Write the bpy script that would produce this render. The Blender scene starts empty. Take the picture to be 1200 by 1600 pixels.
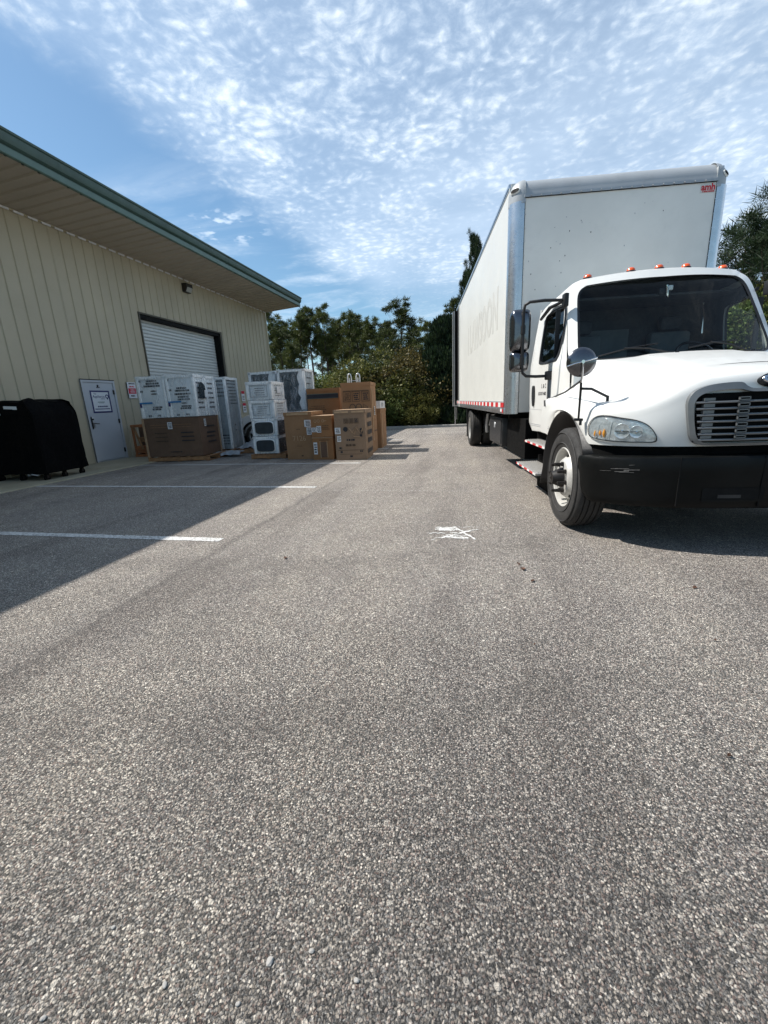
import bpy, bmesh, math, random
import numpy as np
from mathutils import Vector, Matrix, noise as mnoise
PI = math.pi
R = math.radians
sc = bpy.context.scene
COL = sc.collection

# ------------------------------------------------------------------ camera
cam_d = bpy.data.cameras.new("Camera")
cam = bpy.data.objects.new("Camera", cam_d)
COL.objects.link(cam)
cam_d.sensor_fit = 'HORIZONTAL'
cam_d.sensor_width = 36.0
cam_d.lens = 36.0 * 661.47 / 1200.0
cam_d.clip_start = 0.05
cam_d.clip_end = 3000
CR = Matrix(((0.97803, -0.009642, 0.208239), (0.203716, 0.256154, -0.944926), (-0.04423, 0.966588, 0.252491)))
cam.matrix_world = Matrix.Translation((0, 0, 1.27)) @ CR.to_4x4()
sc.camera = cam

# ------------------------------------------------------------------ world / sun / exposure
SUN = Vector((-1.0, 0.03, 1.25)).normalized()
elev = math.asin(SUN.z)
w = bpy.data.worlds.new("World")
sc.world = w
w.use_nodes = True
nt = w.node_tree
N, L = nt.nodes, nt.links
N.clear()
out = N.new('ShaderNodeOutputWorld')
bg = N.new('ShaderNodeBackground')
bg.inputs['Strength'].default_value = 0.082
sky = N.new('ShaderNodeTexSky')
sky.sky_type = 'NISHITA'
sky.sun_disc = False
sky.sun_elevation = elev
sky.sun_rotation = math.atan2(SUN.x, SUN.y)
sky.altitude = 0
sky.air_density = 1.0
sky.dust_density = 0.6
sky.ozone_density = 2.5


def nmath(op, a=None, b=None, nt_=None, c=None):
    n = (nt_ or nt).nodes.new('ShaderNodeMath')
    n.operation = op
    for i, v in enumerate((a, b, c)):
        if v is None:
            continue
        if isinstance(v, (int, float)):
            n.inputs[i].default_value = v
        else:
            (nt_ or nt).links.new(v, n.inputs[i])
    return n.outputs[0]


def ramp(nt_, fac, stops, interp='LINEAR'):
    n = nt_.nodes.new('ShaderNodeValToRGB')
    n.color_ramp.interpolation = interp
    e = n.color_ramp.elements
    while len(e) < len(stops):
        e.new(0.5)
    for k, (p, c) in enumerate(stops):
        e[k].position = p
        if isinstance(c, (int, float)):
            c = (c, c, c)
        e[k].color = (c[0], c[1], c[2], 1)
    nt_.links.new(fac, n.inputs['Fac'])
    return n.outputs['Color']


def maprange(nt_, v, a, b, c=0.0, d=1.0, kind='SMOOTHSTEP'):
    n = nt_.nodes.new('ShaderNodeMapRange')
    n.interpolation_type = kind
    nt_.links.new(v, n.inputs['Value'])
    for nm, x in (('From Min', a), ('From Max', b), ('To Min', c), ('To Max', d)):
        n.inputs[nm].default_value = x
    return n.outputs['Result']


def noise(nt_, vec, scale, detail=4, rough=0.5, dist=0.0, lac=2.0):
    n = nt_.nodes.new('ShaderNodeTexNoise')
    if vec is not None:
        nt_.links.new(vec, n.inputs['Vector'])
    n.inputs['Scale'].default_value = scale
    n.inputs['Detail'].default_value = detail
    n.inputs['Roughness'].default_value = rough
    n.inputs['Distortion'].default_value = dist
    n.inputs['Lacunarity'].default_value = lac
    return n.outputs['Fac']


def mixc(nt_, fac, a, b, mode='MIX'):
    n = nt_.nodes.new('ShaderNodeMix')
    n.data_type = 'RGBA'
    n.blend_type = mode
    for sock, v in ((n.inputs[0], fac), (n.inputs[6], a), (n.inputs[7], b)):
        if isinstance(v, (int, float)):
            sock.default_value = v
        elif isinstance(v, (tuple, list)):
            sock.default_value = (v[0], v[1], v[2], 1)
        else:
            nt_.links.new(v, sock)
    return n.outputs[2]


tc = N.new('ShaderNodeTexCoord')
sep = N.new('ShaderNodeSeparateXYZ')
L.new(tc.outputs['Generated'], sep.inputs[0])
zz = nmath('ADD', nmath('MAXIMUM', sep.outputs[2], 0.0), 0.08)
px = nmath('DIVIDE', sep.outputs[0], zz)
py = nmath('DIVIDE', sep.outputs[1], zz)
comb = N.new('ShaderNodeCombineXYZ')
L.new(px, comb.inputs[0])
L.new(py, comb.inputs[1])
P = comb.outputs[0]
# sheet of altocumulus: blue wedge on the left, thinner towards the horizon
mid = noise(nt, P, 2.4, 4, 0.55, 0.5)
edge = nmath('ADD', nmath('ADD', px, nmath('MULTIPLY', py, -0.12)), nmath('MULTIPLY', nmath('SUBTRACT', mid, 0.5), 0.45))
left = maprange(nt, edge, -1.27, -1.00)
warp = N.new('ShaderNodeTexNoise')
L.new(P, warp.inputs['Vector'])
warp.inputs['Scale'].default_value = 6.0
warp.inputs['Detail'].default_value = 4
wv = N.new('ShaderNodeVectorMath')
wv.operation = 'MULTIPLY_ADD'
L.new(warp.outputs['Color'], wv.inputs[0])
wv.inputs[1].default_value = (0.10, 0.10, 0.0)
L.new(P, wv.inputs[2])
vor = N.new('ShaderNodeTexVoronoi')
vor.feature = 'SMOOTH_F1'
L.new(wv.outputs[0], vor.inputs['Vector'])
vor.inputs['Scale'].default_value = 31.0
vor.inputs['Smoothness'].default_value = 0.9
puff = maprange(nt, vor.outputs['Distance'], 0.05, 0.62, 1.0, 0.0, 'LINEAR')
fine = noise(nt, wv.outputs[0], 46, 6, 0.65)
soft = noise(nt, P, 8.0, 6, 0.62, 0.4)
dens = nmath('ADD', nmath('MULTIPLY', puff, 0.20), nmath('MULTIPLY', fine, 0.40))
dens = nmath('ADD', dens, nmath('MULTIPLY', soft, 0.52))
dens = nmath('ADD', dens, nmath('MULTIPLY', nmath('SUBTRACT', mid, 0.5), 0.70))
cells = maprange(nt, dens, 0.34, 0.86, 0.36, 0.90)
haze_ = maprange(nt, noise(nt, P, 1.1, 5, 0.6, 0.6), 0.30, 0.70, 0.45, 0.88)
# cellular texture fades into a smooth veil to the right and towards the horizon
smoothf = maprange(nt, nmath('ADD', py, nmath('MULTIPLY', px, 0.75)), 1.30, 2.1)
sheetc = nmath('ADD', nmath('MULTIPLY', cells, nmath('SUBTRACT', 1.0, nmath('MULTIPLY', smoothf, 0.62))), nmath('MULTIPLY', haze_, nmath('MULTIPLY', smoothf, 0.72)))
farfade = maprange(nt, nmath('ADD', py, nmath('MULTIPLY', px, -0.4)), 2.7, 3.7, 1.0, 0.30)
cover = nmath('MULTIPLY', nmath('MULTIPLY', sheetc, left), farfade)
mpw = N.new('ShaderNodeMapping')
mpw.inputs['Rotation'].default_value = (0, 0, R(35))
mpw.inputs['Scale'].default_value = (1.0, 2.2, 1.0)
L.new(P, mpw.inputs[0])
veil = nmath('MULTIPLY', maprange(nt, noise(nt, mpw.outputs[0], 1.5, 6, 0.6, 0.5), 0.42, 0.74), 0.55)
veil = nmath('MULTIPLY', veil, maprange(nt, py, 1.4, 1.9))
cl = N.new('ShaderNodeVectorMath')
cl.operation = 'DISTANCE'
L.new(P, cl.inputs[0])
cl.inputs[1].default_value = (-1.13, 2.03, 0)
small = nmath('MULTIPLY', maprange(nt, cl.outputs['Value'], 0.05, 0.26, 1.0, 0.0), maprange(nt, noise(nt, P, 9.0, 3, 0.5), 0.50, 0.62))
cover = nmath('MAXIMUM', nmath('MAXIMUM', cover, veil), nmath('MULTIPLY', small, 0.95))
cover = nmath('MINIMUM', cover, 0.95)
cover = nmath('MULTIPLY', cover, maprange(nt, py, -0.6, 0.6, 0.25, 1.0))  # unseen clouds behind the camera thinned to lower the fill light
ccol = mixc(nt, maprange(nt, dens, 0.45, 0.9), (7.0, 8.6, 10.6), (11.0, 11.9, 12.4))
skyb = mixc(nt, 1.0, sky.outputs[0], (1.08, 1.30, 1.30), 'MULTIPLY')
L.new(mixc(nt, cover, skyb, ccol), bg.inputs['Color'])
L.new(bg.outputs[0], out.inputs['Surface'])

sun_d = bpy.data.lights.new("Sun", 'SUN')
sun_d.energy = 4.9
sun_d.angle = R(0.53)
sun_d.color = (1.0, 0.955, 0.89)
sun = bpy.data.objects.new("Sun", sun_d)
COL.objects.link(sun)
sun.rotation_euler = (-SUN).to_track_quat('-Z', 'Y').to_euler()
sun.location = SUN * 60

sc.view_settings.view_transform = 'Standard'
sc.view_settings.look = 'None'
sc.view_settings.gamma = 1
sc.view_settings.exposure = 0.38
sc.render.engine = 'CYCLES'
sc.cycles.max_bounces = 7
sc.cycles.transparent_max_bounces = 12

# ------------------------------------------------------------------ materials
MATS = {}


def pm(name, col, rough=0.5, metal=0.0, var=0.06, vs=3.0, bump=0.0, bs=60, coat=0.0, spec=0.5, dirt=0.0,
       dcol=(0.12, 0.10, 0.08), trans=0.0, alpha=1.0, emit=None):
    m = bpy.data.materials.new(name)
    m.use_nodes = True
    t = m.node_tree
    b = t.nodes['Principled BSDF']
    tcn = t.nodes.new('ShaderNodeTexCoord')
    vec = tcn.outputs['Object']
    c0 = tuple(max(0, x * (1 - var)) for x in col)
    c1 = tuple(min(1, x * (1 + var)) for x in col)
    nz = noise(t, vec, vs, 5, 0.6)
    c = mixc(t, maprange(t, nz, 0.3, 0.7), c0, c1)
    if dirt > 0:
        dz = maprange(t, noise(t, vec, vs * 2.3, 8, 0.7, 0.5), 0.52, 0.78, 0, dirt)
        c = mixc(t, dz, c, dcol)
    t.links.new(c, b.inputs['Base Color'])
    rz = maprange(t, noise(t, vec, vs * 6, 4, 0.6), 0.3, 0.7, max(0.02, rough * 0.85), min(1, rough * 1.15), 'LINEAR')
    t.links.new(rz, b.inputs['Roughness'])
    b.inputs['Metallic'].default_value = metal
    b.inputs['Coat Weight'].default_value = coat
    b.inputs['Coat Roughness'].default_value = 0.06
    b.inputs['Specular IOR Level'].default_value = spec
    b.inputs['Transmission Weight'].default_value = trans
    b.inputs['Alpha'].default_value = alpha
    if emit:
        b.inputs['Emission Color'].default_value = (*emit[:3], 1)
        b.inputs['Emission Strength'].default_value = emit[3]
    if bump > 0:
        bn = t.nodes.new('ShaderNodeBump')
        bn.inputs['Strength'].default_value = 1.0
        bn.inputs['Distance'].default_value = bump
        t.links.new(noise(t, vec, bs, 5, 0.6), bn.inputs['Height'])
        t.links.new(bn.outputs[0], b.inputs['Normal'])
    MATS[name] = m
    return m


def glass(name, tint, rough=0.0, refl=1.0):
    m = bpy.data.materials.new(name)
    m.use_nodes = True
    t = m.node_tree
    t.nodes.clear()
    o = t.nodes.new('ShaderNodeOutputMaterial')
    tr = t.nodes.new('ShaderNodeBsdfTransparent')
    tr.inputs[0].default_value = (*tint, 1)
    gl = t.nodes.new('ShaderNodeBsdfGlossy')
    gl.inputs['Roughness'].default_value = rough
    gl.inputs[0].default_value = (refl, refl, refl, 1)
    fr = t.nodes.new('ShaderNodeFresnel')
    ge = t.nodes.new('ShaderNodeNewGeometry')
    io = t.nodes.new('ShaderNodeMapRange')
    io.inputs['To Min'].default_value = 1.5
    io.inputs['To Max'].default_value = 1 / 1.5
    t.links.new(ge.outputs['Backfacing'], io.inputs['Value'])
    t.links.new(io.outputs['Result'], fr.inputs[0])
    mx = t.nodes.new('ShaderNodeMixShader')
    t.links.new(fr.outputs[0], mx.inputs[0])
    t.links.new(tr.outputs[0], mx.inputs[1])
    t.links.new(gl.outputs[0], mx.inputs[2])
    t.links.new(mx.outputs[0], o.inputs[0])
    MATS[name] = m
    return m


# paint and body
pm('truck_white', (0.74, 0.74, 0.71), 0.32, 0, 0.015, 1.5, coat=0.35, dirt=0.05, dcol=(0.5, 0.48, 0.43))
pm('box_white', (0.66, 0.66, 0.62), 0.38, 0, 0.03, 0.9, dirt=0.10, dcol=(0.62, 0.60, 0.54))
pm('cap_grey', (0.40, 0.42, 0.43), 0.45, 0.2, 0.06, 2.0, dirt=0.3, dcol=(0.28, 0.28, 0.28))
pm('box_front', (0.80, 0.79, 0.74), 0.5, 0, 0.05, 1.2, dirt=0.25, dcol=(0.55, 0.55, 0.53))
pm('ghost', (0.565, 0.56, 0.52), 0.45, 0, 0.06, 8)
pm('alu', (0.62, 0.64, 0.66), 0.30, 0.9, 0.06, 6, bump=0.0006, bs=90)
pm('alu_dull', (0.46, 0.47, 0.48), 0.5, 0.5, 0.08, 5, dirt=0.3, dcol=(0.3, 0.28, 0.26))
pm('mirror_steel', (0.17, 0.17, 0.18), 0.22, 1.0, 0.08, 9)
pm('chrome', (0.70, 0.71, 0.73), 0.10, 1.0, 0.03, 5)
pm('black_plastic', (0.007, 0.007, 0.008), 0.5, 0, 0.2, 8, bump=0.0005, bs=300)
pm('bumper_black', (0.006, 0.0065, 0.0065), 0.36, 0, 0.3, 3, dirt=0.25, dcol=(0.016, 0.015, 0.013), bump=0.0006, bs=220, spec=0.15)
pm('black_gloss', (0.008, 0.008, 0.009), 0.18, 0, 0.1, 8)
pm('under', (0.005, 0.005, 0.005), 0.8, 0, 0.3, 6, dirt=0.3, dcol=(0.014, 0.012, 0.010), spec=0.1)
pm('toolbox', (0.018, 0.019, 0.021), 0.45, 0, 0.2, 4, dirt=0.2, dcol=(0.09, 0.085, 0.08))
pm('rubber', (0.026, 0.025, 0.024), 0.8, 0, 0.25, 12, bump=0.0012, bs=90, dirt=0.45, dcol=(0.075, 0.065, 0.055))
pm('wheel_white', (0.50, 0.49, 0.46), 0.42, 0.1, 0.1, 9, dirt=0.6, dcol=(0.22, 0.17, 0.12))
pm('hub', (0.014, 0.012, 0.011), 0.5, 0.2, 0.3, 20, dirt=0.3, dcol=(0.05, 0.028, 0.018))
pm('grille_grey', (0.17, 0.18, 0.185), 0.35, 0.35, 0.05, 8)
pm('film_grey', (0.32, 0.33, 0.34), 0.35, 0, 0.25, 9, bump=0.006, bs=18)
pm('interior', (0.035, 0.040, 0.045), 0.8, 0, 0.2, 4)
pm('interior_light', (0.10, 0.115, 0.12), 0.8, 0, 0.15, 3)
pm('paper', (0.72, 0.74, 0.72), 0.7, 0, 0.04, 12)
pm('amber', (0.75, 0.10, 0.015), 0.25, 0, 0.1, 30, coat=0.5)
pm('amber_bulb', (0.95, 0.36, 0.03), 0.25, 0, 0.15, 30, coat=0.4)
pm('red_tape', (0.55, 0.025, 0.03), 0.4, 0, 0.1, 20)
pm('white_tape', (0.75, 0.74, 0.72), 0.4, 0, 0.05, 20)
pm('step_metal', (0.42, 0.41, 0.39), 0.5, 0.6, 0.1, 20, bump=0.002, bs=120)
pm('lamp_reflector', (0.66, 0.69, 0.70), 0.22, 0.55, 0.18, 26, bump=0.004, bs=30)
pm('scuff', (0.15, 0.145, 0.14), 0.7, 0, 0.3, 60)
# building
pm('wall_tan', (0.450, 0.392, 0.284), 0.55, 0, 0.05, 0.7, dirt=0.12, dcol=(0.36, 0.32, 0.20))
pm('soffit_tan', (0.43, 0.375, 0.295), 0.6, 0, 0.04, 0.8)
pm('fascia_green', (0.085, 0.150, 0.125), 0.42, 0, 0.08, 2.0, dirt=0.2, dcol=(0.16, 0.19, 0.17))
pm('gutter_green', (0.045, 0.085, 0.070), 0.45, 0, 0.1, 2.0, dirt=0.3, dcol=(0.11, 0.12, 0.09))
pm('trim_tan', (0.45, 0.40, 0.27), 0.5, 0, 0.05, 2)
pm('door_white', (0.46, 0.475, 0.51), 0.5, 0, 0.04, 1.0, dirt=0.08, dcol=(0.35, 0.35, 0.36))
pm('shutter', (0.60, 0.62, 0.61), 0.45, 0.1, 0.05, 1.5, dirt=0.15, dcol=(0.36, 0.36, 0.36))
pm('frame_dark', (0.008, 0.008, 0.008), 0.7, 0, 0.2, 4, spec=0.15)
pm('frame_brown', (0.075, 0.065, 0.045), 0.55, 0, 0.15, 4)
pm('bronze', (0.022, 0.019, 0.016), 0.45, 0.2, 0.1, 10)
pm('lens', (0.42, 0.42, 0.40), 0.2, 0, 0.1, 30)
pm('sign_white', (0.72, 0.72, 0.74), 0.45, 0, 0.02, 6)
pm('sign_navy', (0.018, 0.016, 0.11), 0.45, 0, 0.05, 6)
pm('sign_red', (0.55, 0.015, 0.045), 0.45, 0, 0.05, 6)
pm('ink', (0.02, 0.02, 0.025), 0.6, 0, 0.2, 30)
pm('ink_faint', (0.075, 0.048, 0.030), 0.75, 0, 0.3, 40)
# goods
pm('card', (0.300, 0.165, 0.080), 0.8, 0, 0.08, 3.0, dirt=0.12, dcol=(0.24, 0.13, 0.065), bump=0.0008, bs=40)
pm('card_dark', (0.135, 0.078, 0.048), 0.75, 0, 0.12, 2.5, dirt=0.2, dcol=(0.10, 0.06, 0.04), bump=0.001, bs=30)
pm('card_orange', (0.300, 0.150, 0.062), 0.8, 0, 0.08, 3.0, dirt=0.12, dcol=(0.22, 0.11, 0.05), bump=0.0008, bs=40)
pm('card_pale', (0.255, 0.170, 0.108), 0.8, 0, 0.08, 3.0, dirt=0.12, dcol=(0.20, 0.13, 0.085), bump=0.0008, bs=40)
pm('appl_glass', (0.055, 0.072, 0.082), 0.25, 0, 0.3, 5)
pm('card_edge', (0.36, 0.235, 0.14), 0.8, 0, 0.08, 8)
pm('tape_tan', (0.46, 0.30, 0.17), 0.35, 0, 0.1, 8)
pm('label_white', (0.72, 0.73, 0.74), 0.5, 0, 0.04, 20)
pm('appl_white', (0.68, 0.71, 0.72), 0.35, 0, 0.06, 4)
pm('appl_grey', (0.30, 0.335, 0.35), 0.35, 0, 0.15, 3)
pm('appl_dark', (0.030, 0.040, 0.048), 0.22, 0, 0.2, 4)
pm('foam', (0.84, 0.85, 0.84), 0.55, 0, 0.06, 12, bump=0.003, bs=14)
pm('blue_tape', (0.03, 0.19, 0.42), 0.4, 0, 0.1, 12)
pm('wood', (0.30, 0.155, 0.070), 0.8, 0, 0.25, 9, bump=0.001, bs=40, dirt=0.3, dcol=(0.16, 0.09, 0.05))
pm('wood_orange', (0.36, 0.135, 0.050), 0.75, 0, 0.2, 9, bump=0.001, bs=40)
pm('black_cloth', (0.0016, 0.0016, 0.0018), 0.9, 0, 0.3, 5, bump=0.01, bs=9, spec=0.12)
pm('car_white', (0.74, 0.75, 0.76), 0.3, 0, 0.02, 2, coat=0.6)
pm('kerb', (0.42, 0.40, 0.36), 0.85, 0, 0.1, 3, bump=0.002, bs=40, dirt=0.3, dcol=(0.25, 0.23, 0.2))
pm('bark', (0.085, 0.060, 0.045), 0.95, 0, 0.35, 6, bump=0.02, bs=14)
pm('chalk', (0.62, 0.61, 0.58), 0.9, 0, 0.1, 30)
pm('pebble', (0.42, 0.40, 0.37), 0.85, 0, 0.15, 60, bump=0.001, bs=90)
pm('leaf_dead', (0.10, 0.045, 0.025), 0.8, 0, 0.3, 30)
pm('loop_clear', (0.55, 0.58, 0.60), 0.25, 0.3, 0.05, 30)
glass('windshield', (0.84, 0.90, 0.90), 0.0, 0.38)
glass('side_glass', (0.30, 0.36, 0.36), 0.0, 0.7)
glass('right_glass', (0.95, 0.97, 0.96), 0.0, 0.4)
glass('lamp_glass', (0.90, 0.93, 0.94), 0.02)


def film_mat():
    m = bpy.data.materials.new('film')
    m.use_nodes = True
    t = m.node_tree
    b = t.nodes['Principled BSDF']
    tcn = t.nodes.new('ShaderNodeTexCoord')
    mp = t.nodes.new('ShaderNodeMapping')
    mp.inputs['Scale'].default_value = (1, 1, 0.35)
    t.links.new(tcn.outputs['Object'], mp.inputs[0])
    n1 = noise(t, mp.outputs[0], 9, 6, 0.65, 1.2)
    b.inputs['Base Color'].default_value = (0.78, 0.82, 0.85, 1)
    b.inputs['Roughness'].default_value = 0.22
    t.links.new(maprange(t, n1, 0.42, 0.74, 0.04, 0.42), b.inputs['Alpha'])
    bn = t.nodes.new('ShaderNodeBump')
    bn.inputs['Distance'].default_value = 0.02
    t.links.new(n1, bn.inputs['Height'])
    t.links.new(bn.outputs[0], b.inputs['Normal'])
    MATS['film'] = m


film_mat()


def leaf_mat(name, c0, c1, trans=0.25, rough=0.55):
    m = bpy.data.materials.new(name)
    m.use_nodes = True
    t = m.node_tree
    b = t.nodes['Principled BSDF']
    tcn = t.nodes.new('ShaderNodeTexCoord')
    oi = t.nodes.new('ShaderNodeObjectInfo')
    gi = t.nodes.new('ShaderNodeNewGeometry')
    n1 = noise(t, tcn.outputs['Object'], 1.4, 3, 0.6)
    f = nmath('ADD', nmath('MULTIPLY', gi.outputs['Random Per Island'], 0.6, t), nmath('MULTIPLY', n1, 0.7, t), t)
    f = nmath('ADD', f, nmath('MULTIPLY', nmath('SUBTRACT', oi.outputs['Random'], 0.5, t), 0.25, t), t)
    c = mixc(t, maprange(t, f, 0.25, 1.0), c0, c1)
    t.links.new(c, b.inputs['Base Color'])
    b.inputs['Roughness'].default_value = rough
    b.inputs['Specular IOR Level'].default_value = 0.3
    tl = t.nodes.new('ShaderNodeBsdfTranslucent')
    t.links.new(c, tl.inputs[0])
    mx = t.nodes.new('ShaderNodeMixShader')
    mx.inputs[0].default_value = trans
    t.links.new(b.outputs[0], mx.inputs[1])
    t.links.new(tl.outputs[0], mx.inputs[2])
    t.links.new(mx.outputs[0], t.nodes['Material Output'].inputs[0])
    MATS[name] = m


leaf_mat('needles', (0.018, 0.030, 0.008), (0.125, 0.145, 0.034))
leaf_mat('needles_dark', (0.010, 0.022, 0.010), (0.035, 0.060, 0.022))
leaf_mat('leaves_olive', (0.026, 0.038, 0.010), (0.185, 0.180, 0.045))
leaf_mat('leaves_red', (0.034, 0.036, 0.012), (0.180, 0.140, 0.045))
leaf_mat('leaves_green', (0.030, 0.055, 0.014), (0.190, 0.240, 0.065))
leaf_mat('grass_blade', (0.030, 0.050, 0.015), (0.110, 0.120, 0.045))


# asphalt: exposed aggregate in a bitumen binder
def asphalt_mat():
    m = bpy.data.materials.new('asphalt')
    m.use_nodes = True
    t = m.node_tree
    b = t.nodes['Principled BSDF']
    tcn = t.nodes.new('ShaderNodeTexCoord')
    vec = tcn.outputs['Object']
    wn = t.nodes.new('ShaderNodeTexNoise')
    t.links.new(vec, wn.inputs['Vector'])
    wn.inputs['Scale'].default_value = 130
    wn.inputs['Detail'].default_value = 3
    ad = t.nodes.new('ShaderNodeVectorMath')
    ad.operation = 'MULTIPLY_ADD'
    t.links.new(wn.outputs['Color'], ad.inputs[0])
    ad.inputs[1].default_value = (0.010, 0.010, 0.0)
    t.links.new(vec, ad.inputs[2])

    def vor_(scale, feat='F1', rnd=1.0):
        v = t.nodes.new('ShaderNodeTexVoronoi')
        v.voronoi_dimensions = '2D'
        v.feature = feat
        t.links.new(ad.outputs[0], v.inputs['Vector'])
        v.inputs['Scale'].default_value = scale
        v.inputs['Randomness'].default_value = rnd
        return v
    v1 = vor_(148)
    v2 = vor_(270)
    vb = vor_(15)
    s1 = t.nodes.new('ShaderNodeSeparateColor')
    t.links.new(v1.outputs['Color'], s1.inputs[0])
    s2 = t.nodes.new('ShaderNodeSeparateColor')
    t.links.new(v2.outputs['Color'], s2.inputs[0])
    stone = ramp(t, s1.outputs[0], [(0.0, (0.040, 0.037, 0.034)), (0.32, (0.100, 0.090, 0.081)), (0.62, (0.235, 0.212, 0.190)),
                                    (0.86, (0.460, 0.425, 0.385)), (1.0, (0.74, 0.71, 0.66))])
    red = mixc(t, maprange(t, s1.outputs[1], 0.78, 0.84, 0, 0.5), stone, (0.240, 0.150, 0.128))
    small = ramp(t, s2.outputs[0], [(0.0, 0.035), (0.5, 0.12), (0.82, 0.27), (1.0, 0.52)])
    hole = maprange(t, v1.outputs['Distance'], 0.40, 0.56)
    base = mixc(t, hole, red, mixc(t, 0.6, small, (0.040, 0.038, 0.036)))
    base = mixc(t, 0.34, base, small)
    # a few large pale stones
    sb = t.nodes.new('ShaderNodeSeparateColor')
    t.links.new(vb.outputs['Color'], sb.inputs[0])
    bigm = nmath('MULTIPLY', maprange(t, vb.outputs['Distance'], 0.10, 0.13, 1, 0), maprange(t, sb.outputs[0], 0.90, 0.92), t)
    base = mixc(t, nmath('MULTIPLY', bigm, 0.75, t), base, (0.56, 0.54, 0.50))
    # patches, wheel tracks and stains
    lg = noise(t, vec, 0.55, 6, 0.6)
    md = noise(t, vec, 3.2, 5, 0.65)
    base = mixc(t, 1.0, base, ramp(t, lg, [(0.25, (0.84, 0.83, 0.83)), (0.5, (1.0, 1.0, 1.0)), (0.78, (1.14, 1.13, 1.10))]), 'MULTIPLY')
    base = mixc(t, 1.0, base, ramp(t, md, [(0.25, (0.90, 0.89, 0.90)), (0.75, (1.10, 1.10, 1.08))]), 'MULTIPLY')
    mp = t.nodes.new('ShaderNodeMapping')
    mp.inputs['Scale'].default_value = (1.0, 0.12, 1)
    mp.inputs['Rotation'].default_value = (0, 0, R(-7))
    t.links.new(vec, mp.inputs[0])
    tr = noise(t, mp.outputs[0], 1.3, 4, 0.6, 0.2)
    base = mixc(t, 1.0, base, ramp(t, tr, [(0.36, (0.78, 0.77, 0.77)), (0.48, (1.0, 1.0, 1.0)), (0.66, (1.14, 1.13, 1.10))]), 'MULTIPLY')
    oil = maprange(t, noise(t, vec, 2.1, 7, 0.75, 0.6), 0.66, 0.75, 0, 0.55)
    base = mixc(t, oil, base, (0.065, 0.058, 0.055))
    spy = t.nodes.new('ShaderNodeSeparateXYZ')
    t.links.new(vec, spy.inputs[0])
    wr = maprange(t, nmath('ADD', spy.outputs[1], nmath('MULTIPLY', nmath('SUBTRACT', lg, 0.5, t), 3.0, t), t), 0.1, 3.4, 0.90, 1.46)  # farther asphalt lightened: brightness of the grazing view put into the colour
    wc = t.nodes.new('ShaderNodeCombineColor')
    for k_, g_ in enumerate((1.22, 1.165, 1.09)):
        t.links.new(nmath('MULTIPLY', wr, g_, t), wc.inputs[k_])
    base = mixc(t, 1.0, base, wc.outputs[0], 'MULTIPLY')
    crk = t.nodes.new('ShaderNodeTexVoronoi')
    crk.voronoi_dimensions = '2D'
    crk.feature = 'DISTANCE_TO_EDGE'
    cw2 = t.nodes.new('ShaderNodeTexNoise')
    t.links.new(vec, cw2.inputs['Vector'])
    cw2.inputs['Scale'].default_value = 2.2
    cw2.inputs['Detail'].default_value = 6
    ca2 = t.nodes.new('ShaderNodeVectorMath')
    ca2.operation = 'MULTIPLY_ADD'
    t.links.new(cw2.outputs['Color'], ca2.inputs[0])
    ca2.inputs[1].default_value = (0.9, 0.9, 0)
    t.links.new(vec, ca2.inputs[2])
    t.links.new(ca2.outputs[0], crk.inputs['Vector'])
    crk.inputs['Scale'].default_value = 0.42
    ck = nmath('MULTIPLY', maprange(t, crk.outputs['Distance'], 0.0, 0.006, 0.5, 0.0), maprange(t, noise(t, vec, 0.8, 3, 0.5), 0.50, 0.60), t)
    base = mixc(t, ck, base, (0.05, 0.046, 0.042))
    tk = t.nodes.new('ShaderNodeVectorMath')
    tk.operation = 'DISTANCE'
    t.links.new(vec, tk.inputs[0])
    tk.inputs[1].default_value = (-2.6, 9.5, 0)
    tkd = nmath('ABSOLUTE', nmath('SUBTRACT', tk.outputs['Value'], 8.35, t), None, t)
    tke = nmath('ABSOLUTE', nmath('SUBTRACT', tk.outputs['Value'], 6.55, t), None, t)
    tkm = nmath('MULTIPLY', maprange(t, nmath('MINIMUM', tkd, tke, t), 0.04, 0.26, 0.20, 0.0), maprange(t, noise(t, vec, 5.0, 5, 0.7), 0.35, 0.6), t)
    base = mixc(t, tkm, base, (0.06, 0.055, 0.05))
    # construction seam along the stall ends
    spx = t.nodes.new('ShaderNodeSeparateXYZ')
    t.links.new(vec, spx.inputs[0])
    sx = nmath('ADD', spx.outputs[0], nmath('MULTIPLY', nmath('SUBTRACT', noise(t, vec, 3.0, 5, 0.7), 0.5, t), 0.14, t), t)
    seam = maprange(t, nmath('ABSOLUTE', nmath('ADD', sx, 2.33, t), None, t), 0.005, 0.06, 0.32, 0.0)
    base = mixc(t, seam, base, (0.075, 0.068, 0.064))
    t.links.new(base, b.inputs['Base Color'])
    b.inputs['Roughness'].default_value = 0.82
    b.inputs['Specular IOR Level'].default_value = 0.4
    # each stone is a tilted facet
    lv = t.nodes.new('ShaderNodeVectorMath')
    lv.operation = 'SUBTRACT'
    t.links.new(ad.outputs[0], lv.inputs[0])
    t.links.new(v1.outputs['Position'], lv.inputs[1])
    cd = t.nodes.new('ShaderNodeVectorMath')
    cd.operation = 'SUBTRACT'
    t.links.new(v1.outputs['Color'], cd.inputs[0])
    cd.inputs[1].default_value = (0.5, 0.5, 0.5)
    dt = t.nodes.new('ShaderNodeVectorMath')
    dt.operation = 'DOT_PRODUCT'
    t.links.new(lv.outputs[0], dt.inputs[0])
    t.links.new(cd.outputs[0], dt.inputs[1])
    h = nmath('ADD', nmath('MULTIPLY', dt.outputs['Value'], 170.0, t), nmath('MULTIPLY', s1.outputs[2], 0.45, t), t)
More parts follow.
